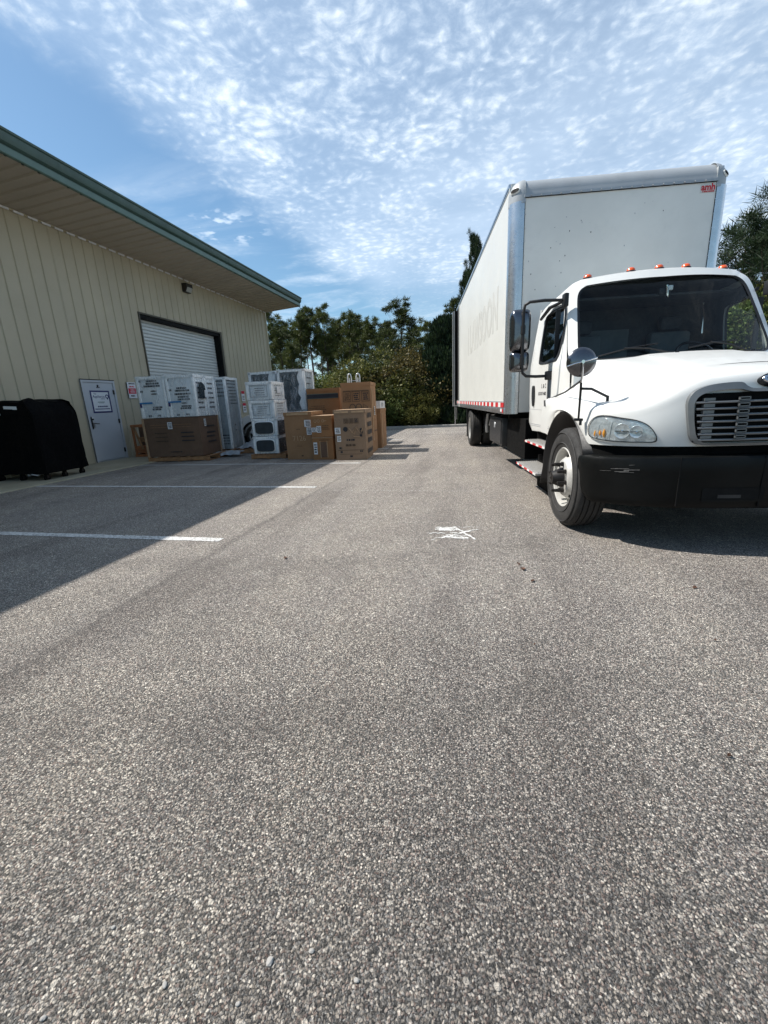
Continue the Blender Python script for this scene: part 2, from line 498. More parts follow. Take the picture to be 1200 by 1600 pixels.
    h = nmath('ADD', h, nmath('MULTIPLY', maprange(t, v1.outputs['Distance'], 0.25, 0.60, 1, 0), 0.55, t), t)
    h = nmath('ADD', h, nmath('MULTIPLY', maprange(t, v2.outputs['Distance'], 0.1, 0.6, 1, 0), 0.35, t), t)
    h = nmath('ADD', h, nmath('MULTIPLY', noise(t, vec, 420, 3, 0.7), 0.5, t), t)
    h = nmath('ADD', h, nmath('MULTIPLY', bigm, 0.8, t), t)
    bn = t.nodes.new('ShaderNodeBump')
    bn.inputs['Strength'].default_value = 0.95
    bn.inputs['Distance'].default_value = 0.006
    t.links.new(h, bn.inputs['Height'])
    t.links.new(bn.outputs[0], b.inputs['Normal'])
    MATS['asphalt'] = m
    # worn road paint
    m = bpy.data.materials.new('road_paint')
    m.use_nodes = True
    t = m.node_tree
    b = t.nodes['Principled BSDF']
    tcn = t.nodes.new('ShaderNodeTexCoord')
    n1 = noise(t, tcn.outputs['Object'], 45, 6, 0.7)
    n2 = noise(t, tcn.outputs['Object'], 2.5, 5, 0.7)
    worn = nmath('MULTIPLY', maprange(t, n1, 0.44, 0.60), maprange(t, n2, 0.30, 0.62, 0.35, 1.0), t)
    t.links.new(mixc(t, worn, (0.66, 0.65, 0.62), (0.17, 0.16, 0.15)), b.inputs['Base Color'])
    b.inputs['Roughness'].default_value = 0.7
    bn = t.nodes.new('ShaderNodeBump')
    bn.inputs['Distance'].default_value = 0.003
    t.links.new(n1, bn.inputs['Height'])
    t.links.new(bn.outputs[0], b.inputs['Normal'])
    MATS['road_paint'] = m
    m = bpy.data.materials.new('soil')
    m.use_nodes = True
    t = m.node_tree
    b = t.nodes['Principled BSDF']
    tcn = t.nodes.new('ShaderNodeTexCoord')
    n1 = noise(t, tcn.outputs['Object'], 1.6, 8, 0.7)
    n2 = noise(t, tcn.outputs['Object'], 25, 5, 0.7)
    c = ramp(t, n1, [(0.3, (0.035, 0.026, 0.018)), (0.5, (0.060, 0.050, 0.028)), (0.7, (0.060, 0.075, 0.028))])
    c = mixc(t, 1.0, c, ramp(t, n2, [(0.3, (0.7, 0.7, 0.7)), (0.7, (1.3, 1.3, 1.3))]), 'MULTIPLY')
    t.links.new(c, b.inputs['Base Color'])
    b.inputs['Roughness'].default_value = 0.95
    bn = t.nodes.new('ShaderNodeBump')
    bn.inputs['Distance'].default_value = 0.05
    t.links.new(n2, bn.inputs['Height'])
    t.links.new(bn.outputs[0], b.inputs['Normal'])
    MATS['soil'] = m
    m = bpy.data.materials.new('concrete')
    m.use_nodes = True
    t = m.node_tree
    b = t.nodes['Principled BSDF']
    tcn = t.nodes.new('ShaderNodeTexCoord')
    n1 = noise(t, tcn.outputs['Object'], 1.5, 7, 0.65)
    n2 = noise(t, tcn.outputs['Object'], 60, 4, 0.7)
    c = ramp(t, n1, [(0.3, (0.30, 0.27, 0.19)), (0.7, (0.42, 0.38, 0.28))])
    c = mixc(t, 1.0, c, ramp(t, n2, [(0.3, (0.85, 0.85, 0.85)), (0.7, (1.12, 1.12, 1.12))]), 'MULTIPLY')
    t.links.new(c, b.inputs['Base Color'])
    b.inputs['Roughness'].default_value = 0.85
    MATS['concrete'] = m


asphalt_mat()


# ------------------------------------------------------------------ mesh helpers
class MB:
    def __init__(s):
        s.v = []
        s.f = []
        s.m = []
        s.mats = []

    def mi(s, m):
        if m not in s.mats:
            s.mats.append(m)
        return s.mats.index(m)

    def add(s, vs, fs, m, M=None):
        o = len(s.v)
        if M is not None:
            vs = [M @ Vector(p) for p in vs]
        s.v += [tuple(p) for p in vs]
        k = s.mi(m)
        for f in fs:
            s.f.append(tuple(i + o for i in f))
            s.m.append(k)
        return s

    def box(s, x0, x1, y0, y1, z0, z1, m, M=None):
        vs = [(x0, y0, z0), (x1, y0, z0), (x1, y1, z0), (x0, y1, z0), (x0, y0, z1), (x1, y0, z1), (x1, y1, z1), (x0, y1, z1)]
        fs = [(0, 3, 2, 1), (4, 5, 6, 7), (0, 1, 5, 4), (1, 2, 6, 5), (2, 3, 7, 6), (3, 0, 4, 7)]
        return s.add(vs, fs, m, M)

    def bbox(s, x0, x1, y0, y1, z0, z1, m, b=0.01, M=None, seg=2):
        bm = bmesh.new()
        bmesh.ops.create_cube(bm, size=1)
        for v in bm.verts:
            v.co = ((x0 + x1) / 2 + v.co.x * (x1 - x0), (y0 + y1) / 2 + v.co.y * (y1 - y0), (z0 + z1) / 2 + v.co.z * (z1 - z0))
        bmesh.ops.bevel(bm, geom=list(bm.edges), offset=b, segments=seg, profile=0.5, affect='EDGES')
        bm.verts.index_update()
        s.add([v.co.copy() for v in bm.verts], [tuple(v.index for v in f.verts) for f in bm.faces], m, M)
        bm.free()
        return s

    def tube(s, pts, r, m, n=8, cap=True, M=None):
        pts = [Vector(p) for p in pts]
        rs = r if isinstance(r, (list, tuple)) else [r] * len(pts)
        vs, fs = [], []
        up = Vector((0, 0, 1))
        prev = None
        for i, p in enumerate(pts):
            if i == 0:
                d = pts[1] - p
            elif i == len(pts) - 1:
                d = p - pts[i - 1]
            else:
                d = (pts[i + 1] - p).normalized() + (p - pts[i - 1]).normalized()
            d.normalize()
            if prev is None:
                a = d.cross(up if abs(d.z) < 0.95 else Vector((1, 0, 0))).normalized()
            else:
                a = (prev - d * prev.dot(d)).normalized()
            prev = a
            b = d.cross(a)
            for k in range(n):
                t = 2 * PI * k / n
                vs.append(p + (a * math.cos(t) + b * math.sin(t)) * rs[i])
        for i in range(len(pts) - 1):
            for k in range(n):
                fs.append((i * n + k, i * n + (k + 1) % n, (i + 1) * n + (k + 1) % n, (i + 1) * n + k))
        if cap:
            fs.append(tuple(range(n))[::-1])
            fs.append(tuple(range((len(pts) - 1) * n, len(pts) * n)))
        return s.add(vs, fs, m, M)

    def cyl(s, p0, p1, r, m, n=16, r1=None, M=None):
        return s.tube([p0, p1], [r, r if r1 is None else r1], m, n, True, M)

    def lathe(s, prof, m, n=32, axis='X', c=(0, 0, 0), M=None, close=False):
        vs, fs = [], []
        for (a, r) in prof:
            for k in range(n):
                t = 2 * PI * k / n
                q = (a, r * math.cos(t), r * math.sin(t))
                if axis == 'Y':
                    q = (q[1], q[0], q[2])
                if axis == 'Z':
                    q = (q[1], q[2], q[0])
                vs.append((q[0] + c[0], q[1] + c[1], q[2] + c[2]))
        for i in range(len(prof) - 1):
            for k in range(n):
                fs.append((i * n + k, i * n + (k + 1) % n, (i + 1) * n + (k + 1) % n, (i + 1) * n + k))
        if close:
            fs.append(tuple(range(n))[::-1])
            fs.append(tuple(range((len(prof) - 1) * n, len(prof) * n)))
        return s.add(vs, fs, m, M)

    def grid(s, P, m, M=None, flip=False):
        a, b = len(P), len(P[0])
        vs = [p for row in P for p in row]
        fs = []
        for i in range(a - 1):
            for j in range(b - 1):
                q = (i * b + j, i * b + j + 1, (i + 1) * b + j + 1, (i + 1) * b + j)
                fs.append(q[::-1] if flip else q)
        return s.add(vs, fs, m, M)

    def prism(s, poly, off, m, M=None):
        """poly: list of 3D points, off: extrusion vector"""
        n = len(poly)
        off = Vector(off)
        vs = [Vector(p) for p in poly] + [Vector(p) + off for p in poly]
        fs = [tuple(range(n))[::-1], tuple(range(n, 2 * n))]
        for i in range(n):
            fs.append((i, (i + 1) % n, n + (i + 1) % n, n + i))
        return s.add(vs, fs, m, M)

    def ring(s, A, B, m, M=None):
        n = len(A)
        return s.add(list(A) + list(B), [(i, (i + 1) % n, n + (i + 1) % n, n + i) for i in range(n)], m, M)

    def text(s, body, size, m, M, ext=0.0015, ax='CENTER', spacing=1.0, shear=0.0, bold=0.0):
        cu = bpy.data.curves.new('tmp_text', 'FONT')
        cu.body = body
        cu.size = size
        cu.extrude = ext
        cu.align_x = ax
        cu.align_y = 'CENTER'
        cu.space_character = spacing
        cu.shear = shear
        cu.offset = bold
        cu.resolution_u = 3
        o = bpy.data.objects.new('tmp_text', cu)
        me = bpy.data.meshes.new_from_object(o)
        s.add([v.co.copy() for v in me.vertices], [tuple(p.vertices) for p in me.polygons], m, M)
        bpy.data.meshes.remove(me)
        bpy.data.objects.remove(o)
        bpy.data.curves.remove(cu)
        return s

    def build(s, name, parent=None, smooth=30, bevel=0.0, solid=0.0, mirror=False, recalc=True):
        me = bpy.data.meshes.new(name)
        me.from_pydata(s.v, [], s.f)
        for m in s.mats:
            me.materials.append(MATS[m])
        me.polygons.foreach_set('material_index', s.m)
        if recalc:
            bm = bmesh.new()
            bm.from_mesh(me)
            bmesh.ops.remove_doubles(bm, verts=bm.verts, dist=0.00005)
            bmesh.ops.recalc_face_normals(bm, faces=bm.faces)
            bm.to_mesh(me)
            bm.free()
        if smooth:
            me.polygons.foreach_set('use_smooth', [True] * len(me.polygons))
            me.set_sharp_from_angle(angle=R(smooth))
        me.update()
        o = bpy.data.objects.new(name, me)
        COL.objects.link(o)
        if parent is not None:
            o.parent = parent
        if solid:
            md = o.modifiers.new('Solidify', 'SOLIDIFY')
            md.thickness = solid
            md.offset = -1
        if bevel:
            md = o.modifiers.new('Bevel', 'BEVEL')
            md.width = bevel
            md.segments = 2
            md.limit_method = 'ANGLE'
            md.angle_limit = R(40)
        return o


def tag(o, label=None, cat=None, group=None, kind=None):
    if label:
        o['label'] = label
    if cat:
        o['category'] = cat
    if group:
        o['group'] = group
    if kind:
        o['kind'] = kind
    return o


def thing(name, label, cat, loc, rz=0.0, group=None):
    o = bpy.data.objects.new(name, None)
    COL.objects.link(o)
    o.location = loc
    o.rotation_euler = (0, 0, rz)
    o.empty_display_size = 0.2
    return tag(o, label, cat, group)


def face_M(origin, right, up):
    r = Vector(right).normalized()
    u = Vector(up).normalized()
    n = r.cross(u)
    return Matrix(((r.x, u.x, n.x, origin[0]), (r.y, u.y, n.y, origin[1]), (r.z, u.z, n.z, origin[2]), (0, 0, 0, 1)))


def smooth_poly(pts, n, closed=False):
    """Catmull-Rom resample"""
    P_ = [Vector(p) for p in pts]
    k = len(P_)
    segs = k if closed else k - 1
    res = []
    for i in range(n + (0 if closed else 1)):
        t = i / n * segs
        j = min(int(t), segs - 1)
        f = t - j
        if closed:
            a, b, c, d = P_[(j - 1) % k], P_[j % k], P_[(j + 1) % k], P_[(j + 2) % k]
        else:
            b, c = P_[j], P_[j + 1]
            a = P_[j - 1] if j > 0 else b * 2 - c
            d = P_[j + 2] if j + 2 < k else c * 2 - b
        res.append(0.5 * ((2 * b) + (c - a) * f + (2 * a - 5 * b + 4 * c - d) * f * f + (3 * b - a - 3 * c + d) * f ** 3))
    return res


def interp(x, xs, ys):
    return float(np.interp(x, xs, ys))


def sstep(t):
    t = min(1, max(0, t))
    return t * t * (3 - 2 * t)

# ================================================================== GROUND
def sheet(name, x0, x1, y0, y1, z, m, nx=1, ny=1):
    b = MB()
    P_ = [[(x0 + (x1 - x0) * i / nx, y0 + (y1 - y0) * j / ny, z) for i in range(nx + 1)] for j in range(ny + 1)]
    b.grid(P_, m)
    o = b.build(name, smooth=0, recalc=False)
    tag(o, kind='structure')
    return o


sheet('ground', -700, 700, -700, 1200, -0.06, 'soil')
ap = MB()
ap.box(-9.93, -8.14, -12, 20.5, -0.2, 0.022, 'concrete')
tag(ap.build('pavement', smooth=0, bevel=0.008), kind='structure')
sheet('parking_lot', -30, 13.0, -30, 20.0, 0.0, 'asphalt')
rs = random.Random(5)


def stripe(x0, x1, y, wd, tilt, name='parking_line'):
    b = MB()
    n = 60
    A, B_ = [], []
    for i in range(n + 1):
        x = x0 + (x1 - x0) * i / n
        yy = y + tilt * (x1 - x)
        A.append((x, yy - wd / 2 + rs.uniform(-.004, .004), 0.004))
        B_.append((x, yy + wd / 2 + rs.uniform(-.004, .004), 0.004))
    b.grid([A, B_], 'road_paint')
    tag(b.build(name, smooth=0, recalc=False), kind='structure')


stripe(-8.12, -2.47, 3.60, 0.105, 0.012)
stripe(-8.12, -2.46, 6.23, 0.10, 0.028)
stripe(-8.12, -2.42, 8.85, 0.10, 0.030)
stripe(-8.12, -2.35, 11.55, 0.10, 0.030)
stripe(-8.12, -2.35, 14.25, 0.10, 0.030)
kb = MB()
kb.box(-9.9, 2.2, 20.0, 20.16, -0.1, 0.11, 'kerb')
kb.box(2.2, 13.1, 20.0, 20.16, -0.1, 0.11, 'kerb')
kb.box(12.95, 13.1, -30, 19.998, -0.1, 0.11, 'kerb')
tag(kb.build('kerb', smooth=0, bevel=0.02), kind='structure')

# chalk cross on the asphalt
b = MB()
rs = random.Random(11)


def stroke(x0, y0, x1, y1, wd, b=b, z=0.0042, m='chalk', jit=0.012, br=0.22):
    n = 16
    dx, dy = x1 - x0, y1 - y0
    l = math.hypot(dx, dy)
    nx_, ny_ = -dy / l, dx / l
    for i in range(n):
        if rs.random() < br:
            continue
        a, c = i / n, (i + 1.05) / n
        o_ = rs.uniform(-jit, jit)
        w_ = wd * rs.uniform(.4, 1.1) / 2
        q = []
        for t, s_ in ((a, -1), (c, -1), (c, 1), (a, 1)):
            q.append((x0 + dx * t + nx_ * (o_ + s_ * w_), y0 + dy * t + ny_ * (o_ + s_ * w_), z + rs.uniform(0, .0006)))
        b.add(q, [(0, 1, 2, 3)], m)


for k_ in range(14):
    x_ = -2.2 + k_ * .17
    stroke(x_, 5.92 - .03 * x_, x_ + .16, 5.92 - .03 * (x_ + .16), .018, br=.62)
stroke(-.38, 3.74, .04, 4.12, .024)
stroke(-.36, 3.80, .0, 4.10, .018)
stroke(-.22, 4.20, .02, 3.80, .026)
stroke(-.20, 4.18, -.02, 3.86, .018)
stroke(-.45, 3.95, -.06, 4.00, .020)
for i in range(16):
    stroke(-.40 + rs.uniform(0, .1), 4.10 + rs.uniform(-.06, .10), -.22 + rs.uniform(-.05, .08), 4.10 + rs.uniform(-.06, .10), .022)
for i in range(9):
    stroke(-.28, 3.88 + rs.uniform(-.07, .07), -.05, 3.86 + rs.uniform(-.07, .07), .016)
stroke(-.15, 4.17, .06, 4.20, .014)
tag(b.build('chalk_mark', smooth=0, recalc=False), 'scrawled white chalk star on the sunlit asphalt left of the truck wheel', 'chalk mark')

# pale stones and dead leaves lying about
from mathutils import Euler
rs = random.Random(3)


def ground_at(px_, py_):
    d = CR @ Vector((px_ - 600, 800 - py_, -661.47))
    t = -1.27 / d.z
    return d.x * t, d.y * t


def pebble_mesh(seed, m):
    bm = bmesh.new()
    bmesh.ops.create_icosphere(bm, subdivisions=2, radius=1)
    r_ = random.Random(seed)
    off = Vector((r_.uniform(0, 50),) * 3)
    for v in bm.verts:
        k = 1 + 0.35 * mnoise.noise(v.co * 1.3 + off)
        v.co = Vector((v.co.x * k, v.co.y * k * 0.75, v.co.z * k * 0.45))
    me = bpy.data.meshes.new('pebble')
    bm.to_mesh(me)
    bm.free()
    me.materials.append(MATS[m])
    return me


pebs = [(422, 1503, 9, 'white angular stone near the bottom of the photo, largest of the loose stones'),
        (487, 1487, 6, 'pale loose stone just right of the largest white stone'),
        (258, 1540, 6, 'pale loose stone left of the largest white stone'),
        (372, 1570, 5, 'small pale stone below the largest white stone'),
        (68, 1592, 6, 'pale stone in the bottom left corner of the asphalt'),
        (177, 1450, 5, 'small pale stone on the asphalt, leftmost but one of the loose stones'),
        (557, 1533, 6, 'pale stone at bottom centre of the asphalt')]
for x_, y_, s_, lb in pebs:
    gx, gy = ground_at(x_, y_)
    o = bpy.data.objects.new('pebble', pebble_mesh(int(x_), 'pebble'))
    COL.objects.link(o)
    o.scale = (s_ / 1000 * 1.15,) * 3
    o.location = (gx, gy, 0.003)
    o.rotation_euler = (0, 0, rs.uniform(0, 6))
    tag(o, lb, 'stone', 'pale stones lying on the asphalt')
lvs = [(446, 873, 'brown dead leaf on the sunlit asphalt near the end of the near parking line'),
       (817, 890, 'dark dead leaf on the asphalt, near one of a pair below the truck wheel'),
       (810, 882, 'dark dead leaf on the asphalt, far one of a pair below the truck wheel'),
       (832, 909, 'dead leaf lying apart below the pair near the truck wheel'),
       (1085, 919, 'dead leaf on the asphalt in front of the truck bumper shadow'),
       (1118, 1002, 'dead leaf near the right edge of the photo'),
       (1140, 1183, 'small dark leaf scrap low at the right of the asphalt'),
       (835, 1008, 'dark speck of leaf in the middle of the sunlit asphalt')]
for x_, y_, lb in lvs:
    gx, gy = ground_at(x_, y_)
    b = MB()
    n = 9
    s_ = rs.uniform(.016, .030) * (0.4 if y_ > 950 else 1.0)
    top = [((math.cos(2 * PI * k / n)) * s_ * rs.uniform(.7, 1.1), math.sin(2 * PI * k / n) * s_ * .55 * rs.uniform(.7, 1.1), 0.004 + rs.uniform(0, .010)) for k in range(n)]
    b.add([(0, 0, .004)] + top, [(0, i + 1, (i + 1) % n + 1) for i in range(n)], 'leaf_dead')
    o = b.build('dead_leaf', smooth=0, solid=0.0015)
    o.location = (gx, gy, 0.002)
    o.rotation_euler = (0, 0, rs.uniform(0, 6))
    tag(o, lb, 'leaf', 'dead leaves on the asphalt')

# ================================================================== WAREHOUSE
WX = -9.91
B = thing('warehouse', 'tan ribbed metal warehouse with green eave gutter, roll-up door and white entry door', 'building', (WX, 8, 0))


def wall_seg(y0, y1, z0, z1, b, depth=0.026, pitch=0.318, m='wall_tan'):
    ys = [(y0, 0.0)]
    k = math.ceil((y0 - 8.87) / pitch)
    y = 8.87 + k * pitch
    while y < y1:
        for dy, d in ((-.032, 0), (-.016, depth), (.016, depth), (.032, 0)):
            if y0 < y + dy < y1:
                ys.append((y + dy, d))
        y += pitch
    ys.append((y1, 0))
    A = [(d, yy - 8, z0) for yy, d in ys]
    C_ = [(d, yy - 8, z1) for yy, d in ys]
    b.grid([A, C_], m, flip=False)


DY0, DY1 = 9.52, 10.54
GY0, GY1, GZ = 12.02, 16.29, 4.15
b = MB()
wall_seg(-12, DY0 - .03, 0, 5.70, b)
wall_seg(DY0 - .03, DY1 + .03, 2.15, 5.70, b)
wall_seg(DY1 + .03, GY0, 0, 5.70, b)
wall_seg(GY0, GY1, GZ, 5.70, b)
wall_seg(GY1, 20.42, 0, 5.70, b)
b.box(-0.30, -0.002, GY0 - 8 - .16, GY0 - 8, 0, GZ + .1, 'frame_brown')
b.build('wall', B, smooth=0, recalc=False)
b = MB()
b.box(-20, -0.31, -19.98, 12.46, 0, 5.66, 'wall_tan')
b.box(-0.31, -0.04, 8.4, 12.44, 0, 5.64, 'wall_tan')
b.box(-0.31, -0.04, -19.9, 1.4, 0, 5.64, 'wall_tan')
b.build('building_body', B, smooth=0)
# corner trim
b = MB()
b.box(-0.12, 0.034, 12.40, 12.50, 0, 5.70, 'trim_tan')
b.build('corner_trim', B, smooth=0, bevel=0.006)
b = MB()
b.box(0.0, 0.045, -20, 12.45, 5.63, 5.665, 'trim_tan')
yy = -20.0
k = 0
while yy < 12.3:
    b.box(0.046, 0.066, yy + .05, yy + .27, 5.605, 5.645, 'sign_white')
    yy += 0.318
b.build('wall_top_molding', B, smooth=0)
# soffit: ribbed sheet from wall top out to the eave
b = MB()
A, C_ = [], []
y = -20.0
while y < 12.45:
    for dy, dz in ((0, 0), (.02, -.034), (.06, -.034), (.08, 0), (.305, 0)):
        A.append((0.0, min(y + dy, 12.5), 5.672 + dz))
        C_.append((1.74, min(y + dy, 12.5), 5.785 + dz))
    y += .306
b.grid([A, C_], 'soffit_tan')
b.build('soffit', B, smooth=0, recalc=False)
b = MB()
# roof above: slopes up from eave away over the building, single low pitch
b.prism([(1.80, -20, 6.10), (1.80, 12.56, 6.10), (-9.5, 12.56, 7.1), (-9.5, -20, 7.1)], (0, 0, 0.05), 'fascia_green')
b.prism([(-9.5, -20, 7.1), (-9.5, 12.56, 7.1), (-20.5, 12.56, 6.1), (-20.5, -20, 6.1)], (0, 0, 0.05), 'fascia_green')
b.build('roof', B, smooth=0)
b = MB()
prof = [(1.72, 5.775), (1.775, 5.775), (1.79, 5.79), (1.79, 5.90), (1.775, 5.905), (1.775, 5.925), (1.80, 5.935), (1.83, 5.96), (1.85, 6.02), (1.855, 6.10),
        (1.88, 6.115), (1.885, 6.15), (1.86, 6.165), (1.80, 6.165), (1.72, 6.15)]
low = prof[:5]
hi = prof[4:]
b.grid([[(x, -20, z) for x, z in low], [(x, 12.58, z) for x, z in low]], 'fascia_green')
b.build('fascia', B, smooth=0)
b = MB()
b.grid([[(x, -20, z) for x, z in hi], [(x, 12.60, z) for x, z in hi]], 'gutter_green')
b.add([(x, 12.60, z) for x, z in hi], [tuple(range(len(hi)))], 'gutter_green')
yy = -18.0
while yy < 12:
    b.grid([[(x + .003, yy, z) for x, z in hi[1:7]], [(x + .003, yy + .03, z) for x, z in hi[1:7]]], 'gutter_green')
    yy += 3.05
b.build('gutter', B, smooth=30)
b = MB()
b.box(-9.5, 1.79, 12.505, 12.56, 5.76, 5.80, 'frame_brown')
b.prism([(1.775, 12.50, 5.80), (1.775, 12.50, 6.12), (-9.5, 12.50, 7.11), (-9.5, 12.50, 5.80)], (0, 0.055, 0), 'gutter_green')
b.prism([(-9.5, 12.50, 5.80), (-9.5, 12.50, 7.11), (-20.5, 12.50, 6.1), (-20.5, 12.50, 5.80)], (0, 0.055, 0), 'wall_tan')
b.build('gable_trim', B, smooth=0)
# roll-up door
b = MB()
A, C_ = [], []
z = 0.02
while z < GZ - 0.02:
    for dz, dx in ((0, -.022), (.004, .010), (.030, .022), (.078, .022), (.094, .006), (.098, -.022)):
        A.append((-.24 + dx, GY0 - 8 + .0, z + dz))
        C_.append((-.24 + dx, GY1 - 8 - .10, z + dz))
    z += .104
b.grid([A, C_], 'shutter')
cu = b.build('roll_up_door', B, smooth=0, recalc=False)
b = MB()
b.box(-.25, 0.0, GY1 - 8 - .07, GY1 - 8 + .0, 0, GZ, 'frame_dark')
b.box(0.001, .032, GY1 - 8 - .01, GY1 - 8 + .10, 0, GZ + .06, 'frame_brown')
b.box(-.25, 0.0, GY0 - 8, GY1 - 8, GZ - .11, GZ - .005, 'frame_dark')
b.box(0.001, .036, GY0 - 8 - .03, GY1 - 8 + .10, GZ, GZ + .045, 'frame_brown')
b.box(0.001, .034, GY0 - 8 - .03, GY0 - 8 + .015, 0, GZ, 'frame_brown')
b.build('door_frame', B, smooth=0)
# entry door
D = thing('entry_door', None, None, (0, 0, 0))
D.parent = B
y0, y1 = DY0 - 8, DY1 - 8
b = MB()
b.box(-.05, .035, y0 - .03, y0 + .03, 0.02, 2.16, 'door_white')
b.box(-.05, .035, y1 - .03, y1 + .03, 0.02, 2.16, 'door_white')
b.box(-.05, .034, y0 + .03, y1 - .03, 2.10, 2.16, 'door_white')
b.box(-.05, .030, y0 + .03, y1 - .03, 0.02, 0.05, 'alu_dull')
b.box(.030, .038, y0 - .045, y1 + .03, 2.155, 2.175, 'frame_dark')
b.box(.030, .038, y0 - .045, y0 - .025, 0.02, 2.175, 'frame_brown')
b.build('frame', D, smooth=0)
b = MB()
b.box(-.045, .012, y0 + .034, y1 - .034, .055, 2.095, 'door_white')
b.build('door_leaf', D, smooth=0, bevel=0.003)
for zc_ in (1.85, 1.07, 0.26):
    b = MB()
    b.box(.012, .040, y1 - .06, y1 - .02, zc_ - .06, zc_ + .06, 'bronze')
    b.build('hinge', D, smooth=0, bevel=0.004)
b = MB()
b.bbox(.012, .040, y0 + .06, y0 + .13, 0.93, 1.20, 'alu', .006)
b.tube([(.03, y0 + .10, 1.04), (.085, y0 + .10, 1.04), (.085, y0 + .24, 1.03)], .011, 'bronze')
b.cyl((.035, y0 + .10, 1.15), (.058, y0 + .10, 1.15), .022, 'bronze')
b.box(.035, .05, y0 + .05, y0 + .075, 0.90, 1.22, 'bronze')
b.build('handle', D, smooth=30)
b = MB()
b.cyl((.012, (y0 + y1) / 2 - .02, 2.02), (.03, (y0 + y1) / 2 - .02, 2.02), .02, 'bronze')
b.box(.012, .03, (y0 + y1) / 2 - .06, (y0 + y1) / 2 + .03, 1.965, 1.985, 'ink')
b.box(.012, .026, (y0 + y1) / 2 - .035, (y0 + y1) / 2 - .005, 1.98, 2.03, 'ink')
b.build('door_viewer', D, smooth=30)


def dashes(b, M, w, h, rows, m, seed, fill=.8, lh=.55, d=0.0):
    r_ = random.Random(seed)
    for i in range(rows):
        y = h / 2 - (i + .5) * h / rows
        hh = h / rows * lh / 2
        x = -w / 2 * r_.uniform(.7, 1)
        xe = w / 2 * r_.uniform(.7, 1) * fill
        while x < xe:
            l = r_.uniform(.25, 1.0) * h / rows * 1.3
            b.add([(x, y - hh, d), (min(x + l, w / 2), y - hh, d), (min(x + l, w / 2), y + hh, d), (x, y + hh, d)], [(0, 1, 2, 3)], m, M)
            x += l + r_.uniform(.12, .3) * h / rows
    return b


# door sign
S = thing('door_sign', 'navy framed white shop notice on the white entry door', 'sign', (WX + .0135, 10.03, 1.60))
b = MB()
b.box(0, .004, -.31, .31, -.29, .29, 'sign_white')
for q in ((-.31, .31, .250, .29), (-.31, .31, -.29, -.250), (-.31, -.270, -.250, .250), (.270, .31, -.250, .250)):
    b.box(.0041, .0065, q[0], q[1], q[2], q[3], 'sign_navy')
b.build('panel', S, smooth=0)
b = MB()
FM = lambda y, z: face_M((.0048, y, z), (0, 1, 0), (0, 0, 1))
b.text('The', .055, 'sign_navy', FM(-.16, .205), .0008)
b.text('Appliance', .098, 'sign_navy', FM(-.055, .135), .0012)
b.text('DEPOT', .045, 'sign_navy', FM(.075, .072), .0008)
b.lathe([(0, .055), (.002, .055), (.002, .030), (0, .030)], 'sign_navy', 24, 'X', (.0048, .215, .135))
b.prism([(.0048, .185, .095), (.0048, .245, .095), (.0048, .225, .045)], (.002, 0, 0), 'sign_navy')
dashes(b, FM(0, -.01), .30, .035, 1, 'fascia_green', 4)
dashes(b, FM(0, -.035), .18, .02, 1, 'fascia_green', 5)
dashes(b, FM(.02, -.125), .34, .045, 1, 'sign_navy', 6, .9, .8)
b.box(.0041, .0055, -.24, .24, -.20, -.178, 'sign_navy')
b.build('lettering', S, smooth=0, recalc=False)
# wall signs
for nm, yc, zc_, lb in (('wall_sign', 11.18, 1.915, 'white notice with a pink red band on the tan wall right of the entry door'),
                        ('wall_sign', 17.45, 1.53, 'red and white notices on the wall beyond the roll-up door, behind the stacked appliances')):
    S = thing(nm, lb, 'sign', (WX + .030, yc, zc_))
    b = MB()
    if yc < 15:
        b.bbox(0, .006, -.16, .16, -.225, .225, 'sign_white', .002)
        b.box(.0062, .008, -.145, .145, -.10, .055, 'sign_red')
        b.box(-.004, -.001, -.175, -.155, -.235, .235, 'frame_dark')
    else:
        b.bbox(0, .006, -.14, .14, .02, .46, 'sign_white', .002)
        b.bbox(0, .006, -.14, .14, -.46, -.05, 'sign_white', .002)
        b.box(.0062, .008, -.13, .13, .33, .45, 'sign_red')
        b.box(.0062, .008, -.13, .13, -.17, -.06, 'sign_red')
    b.build('panel', S, smooth=0)
    b = MB()
    if yc < 15:
        dashes(b, face_M((.0066, 0, .185), (0, 1, 0), (0, 0, 1)), .26, .05, 1, 'ink', 1, 1, .7)
        dashes(b, face_M((.0066, 0, .10), (0, 1, 0), (0, 0, 1)), .2, .06, 1, 'sign_red', 2, 1, .6)
        dashes(b, face_M((.0090, .01, -.02), (0, 1, 0), (0, 0, 1)), .18, .11, 2, 'sign_white', 3, 1, .4)
        dashes(b, face_M((.0066, 0, -.16), (0, 1, 0), (0, 0, 1)), .2, .06, 1, 'ink', 7, 1, .7)
    else:
        dashes(b, face_M((.0066, 0, .16), (0, 1, 0), (0, 0, 1)), .2, .2, 3, 'ink_faint', 1, 1, .5)
        dashes(b, face_M((.0066, 0, -.3), (0, 1, 0), (0, 0, 1)), .2, .2, 2, 'ink', 1, 1, .5)
    b.build('lettering', S, smooth=0, recalc=False)
# wall light
S = thing('wall_light', 'dark bronze floodlight box high on the tan wall above the roll-up door', 'light', (WX + .02, 14.45, 5.36))
b = MB()
b.prism([(0, -.17, .14), (.20, -.17, .13), (.20, -.17, .02), (.11, -.17, -.14), (0, -.17, -.14)], (0, .34, 0), 'bronze')
b.build('housing', S, smooth=0, bevel=0.012)
b = MB()
b.prism([(.203, -.13, .01), (.203, .13, .01), (.125, .13, -.125), (.125, -.13, -.125)], (.01, 0, -.006), 'lens')
b.build('lens', S, smooth=0)

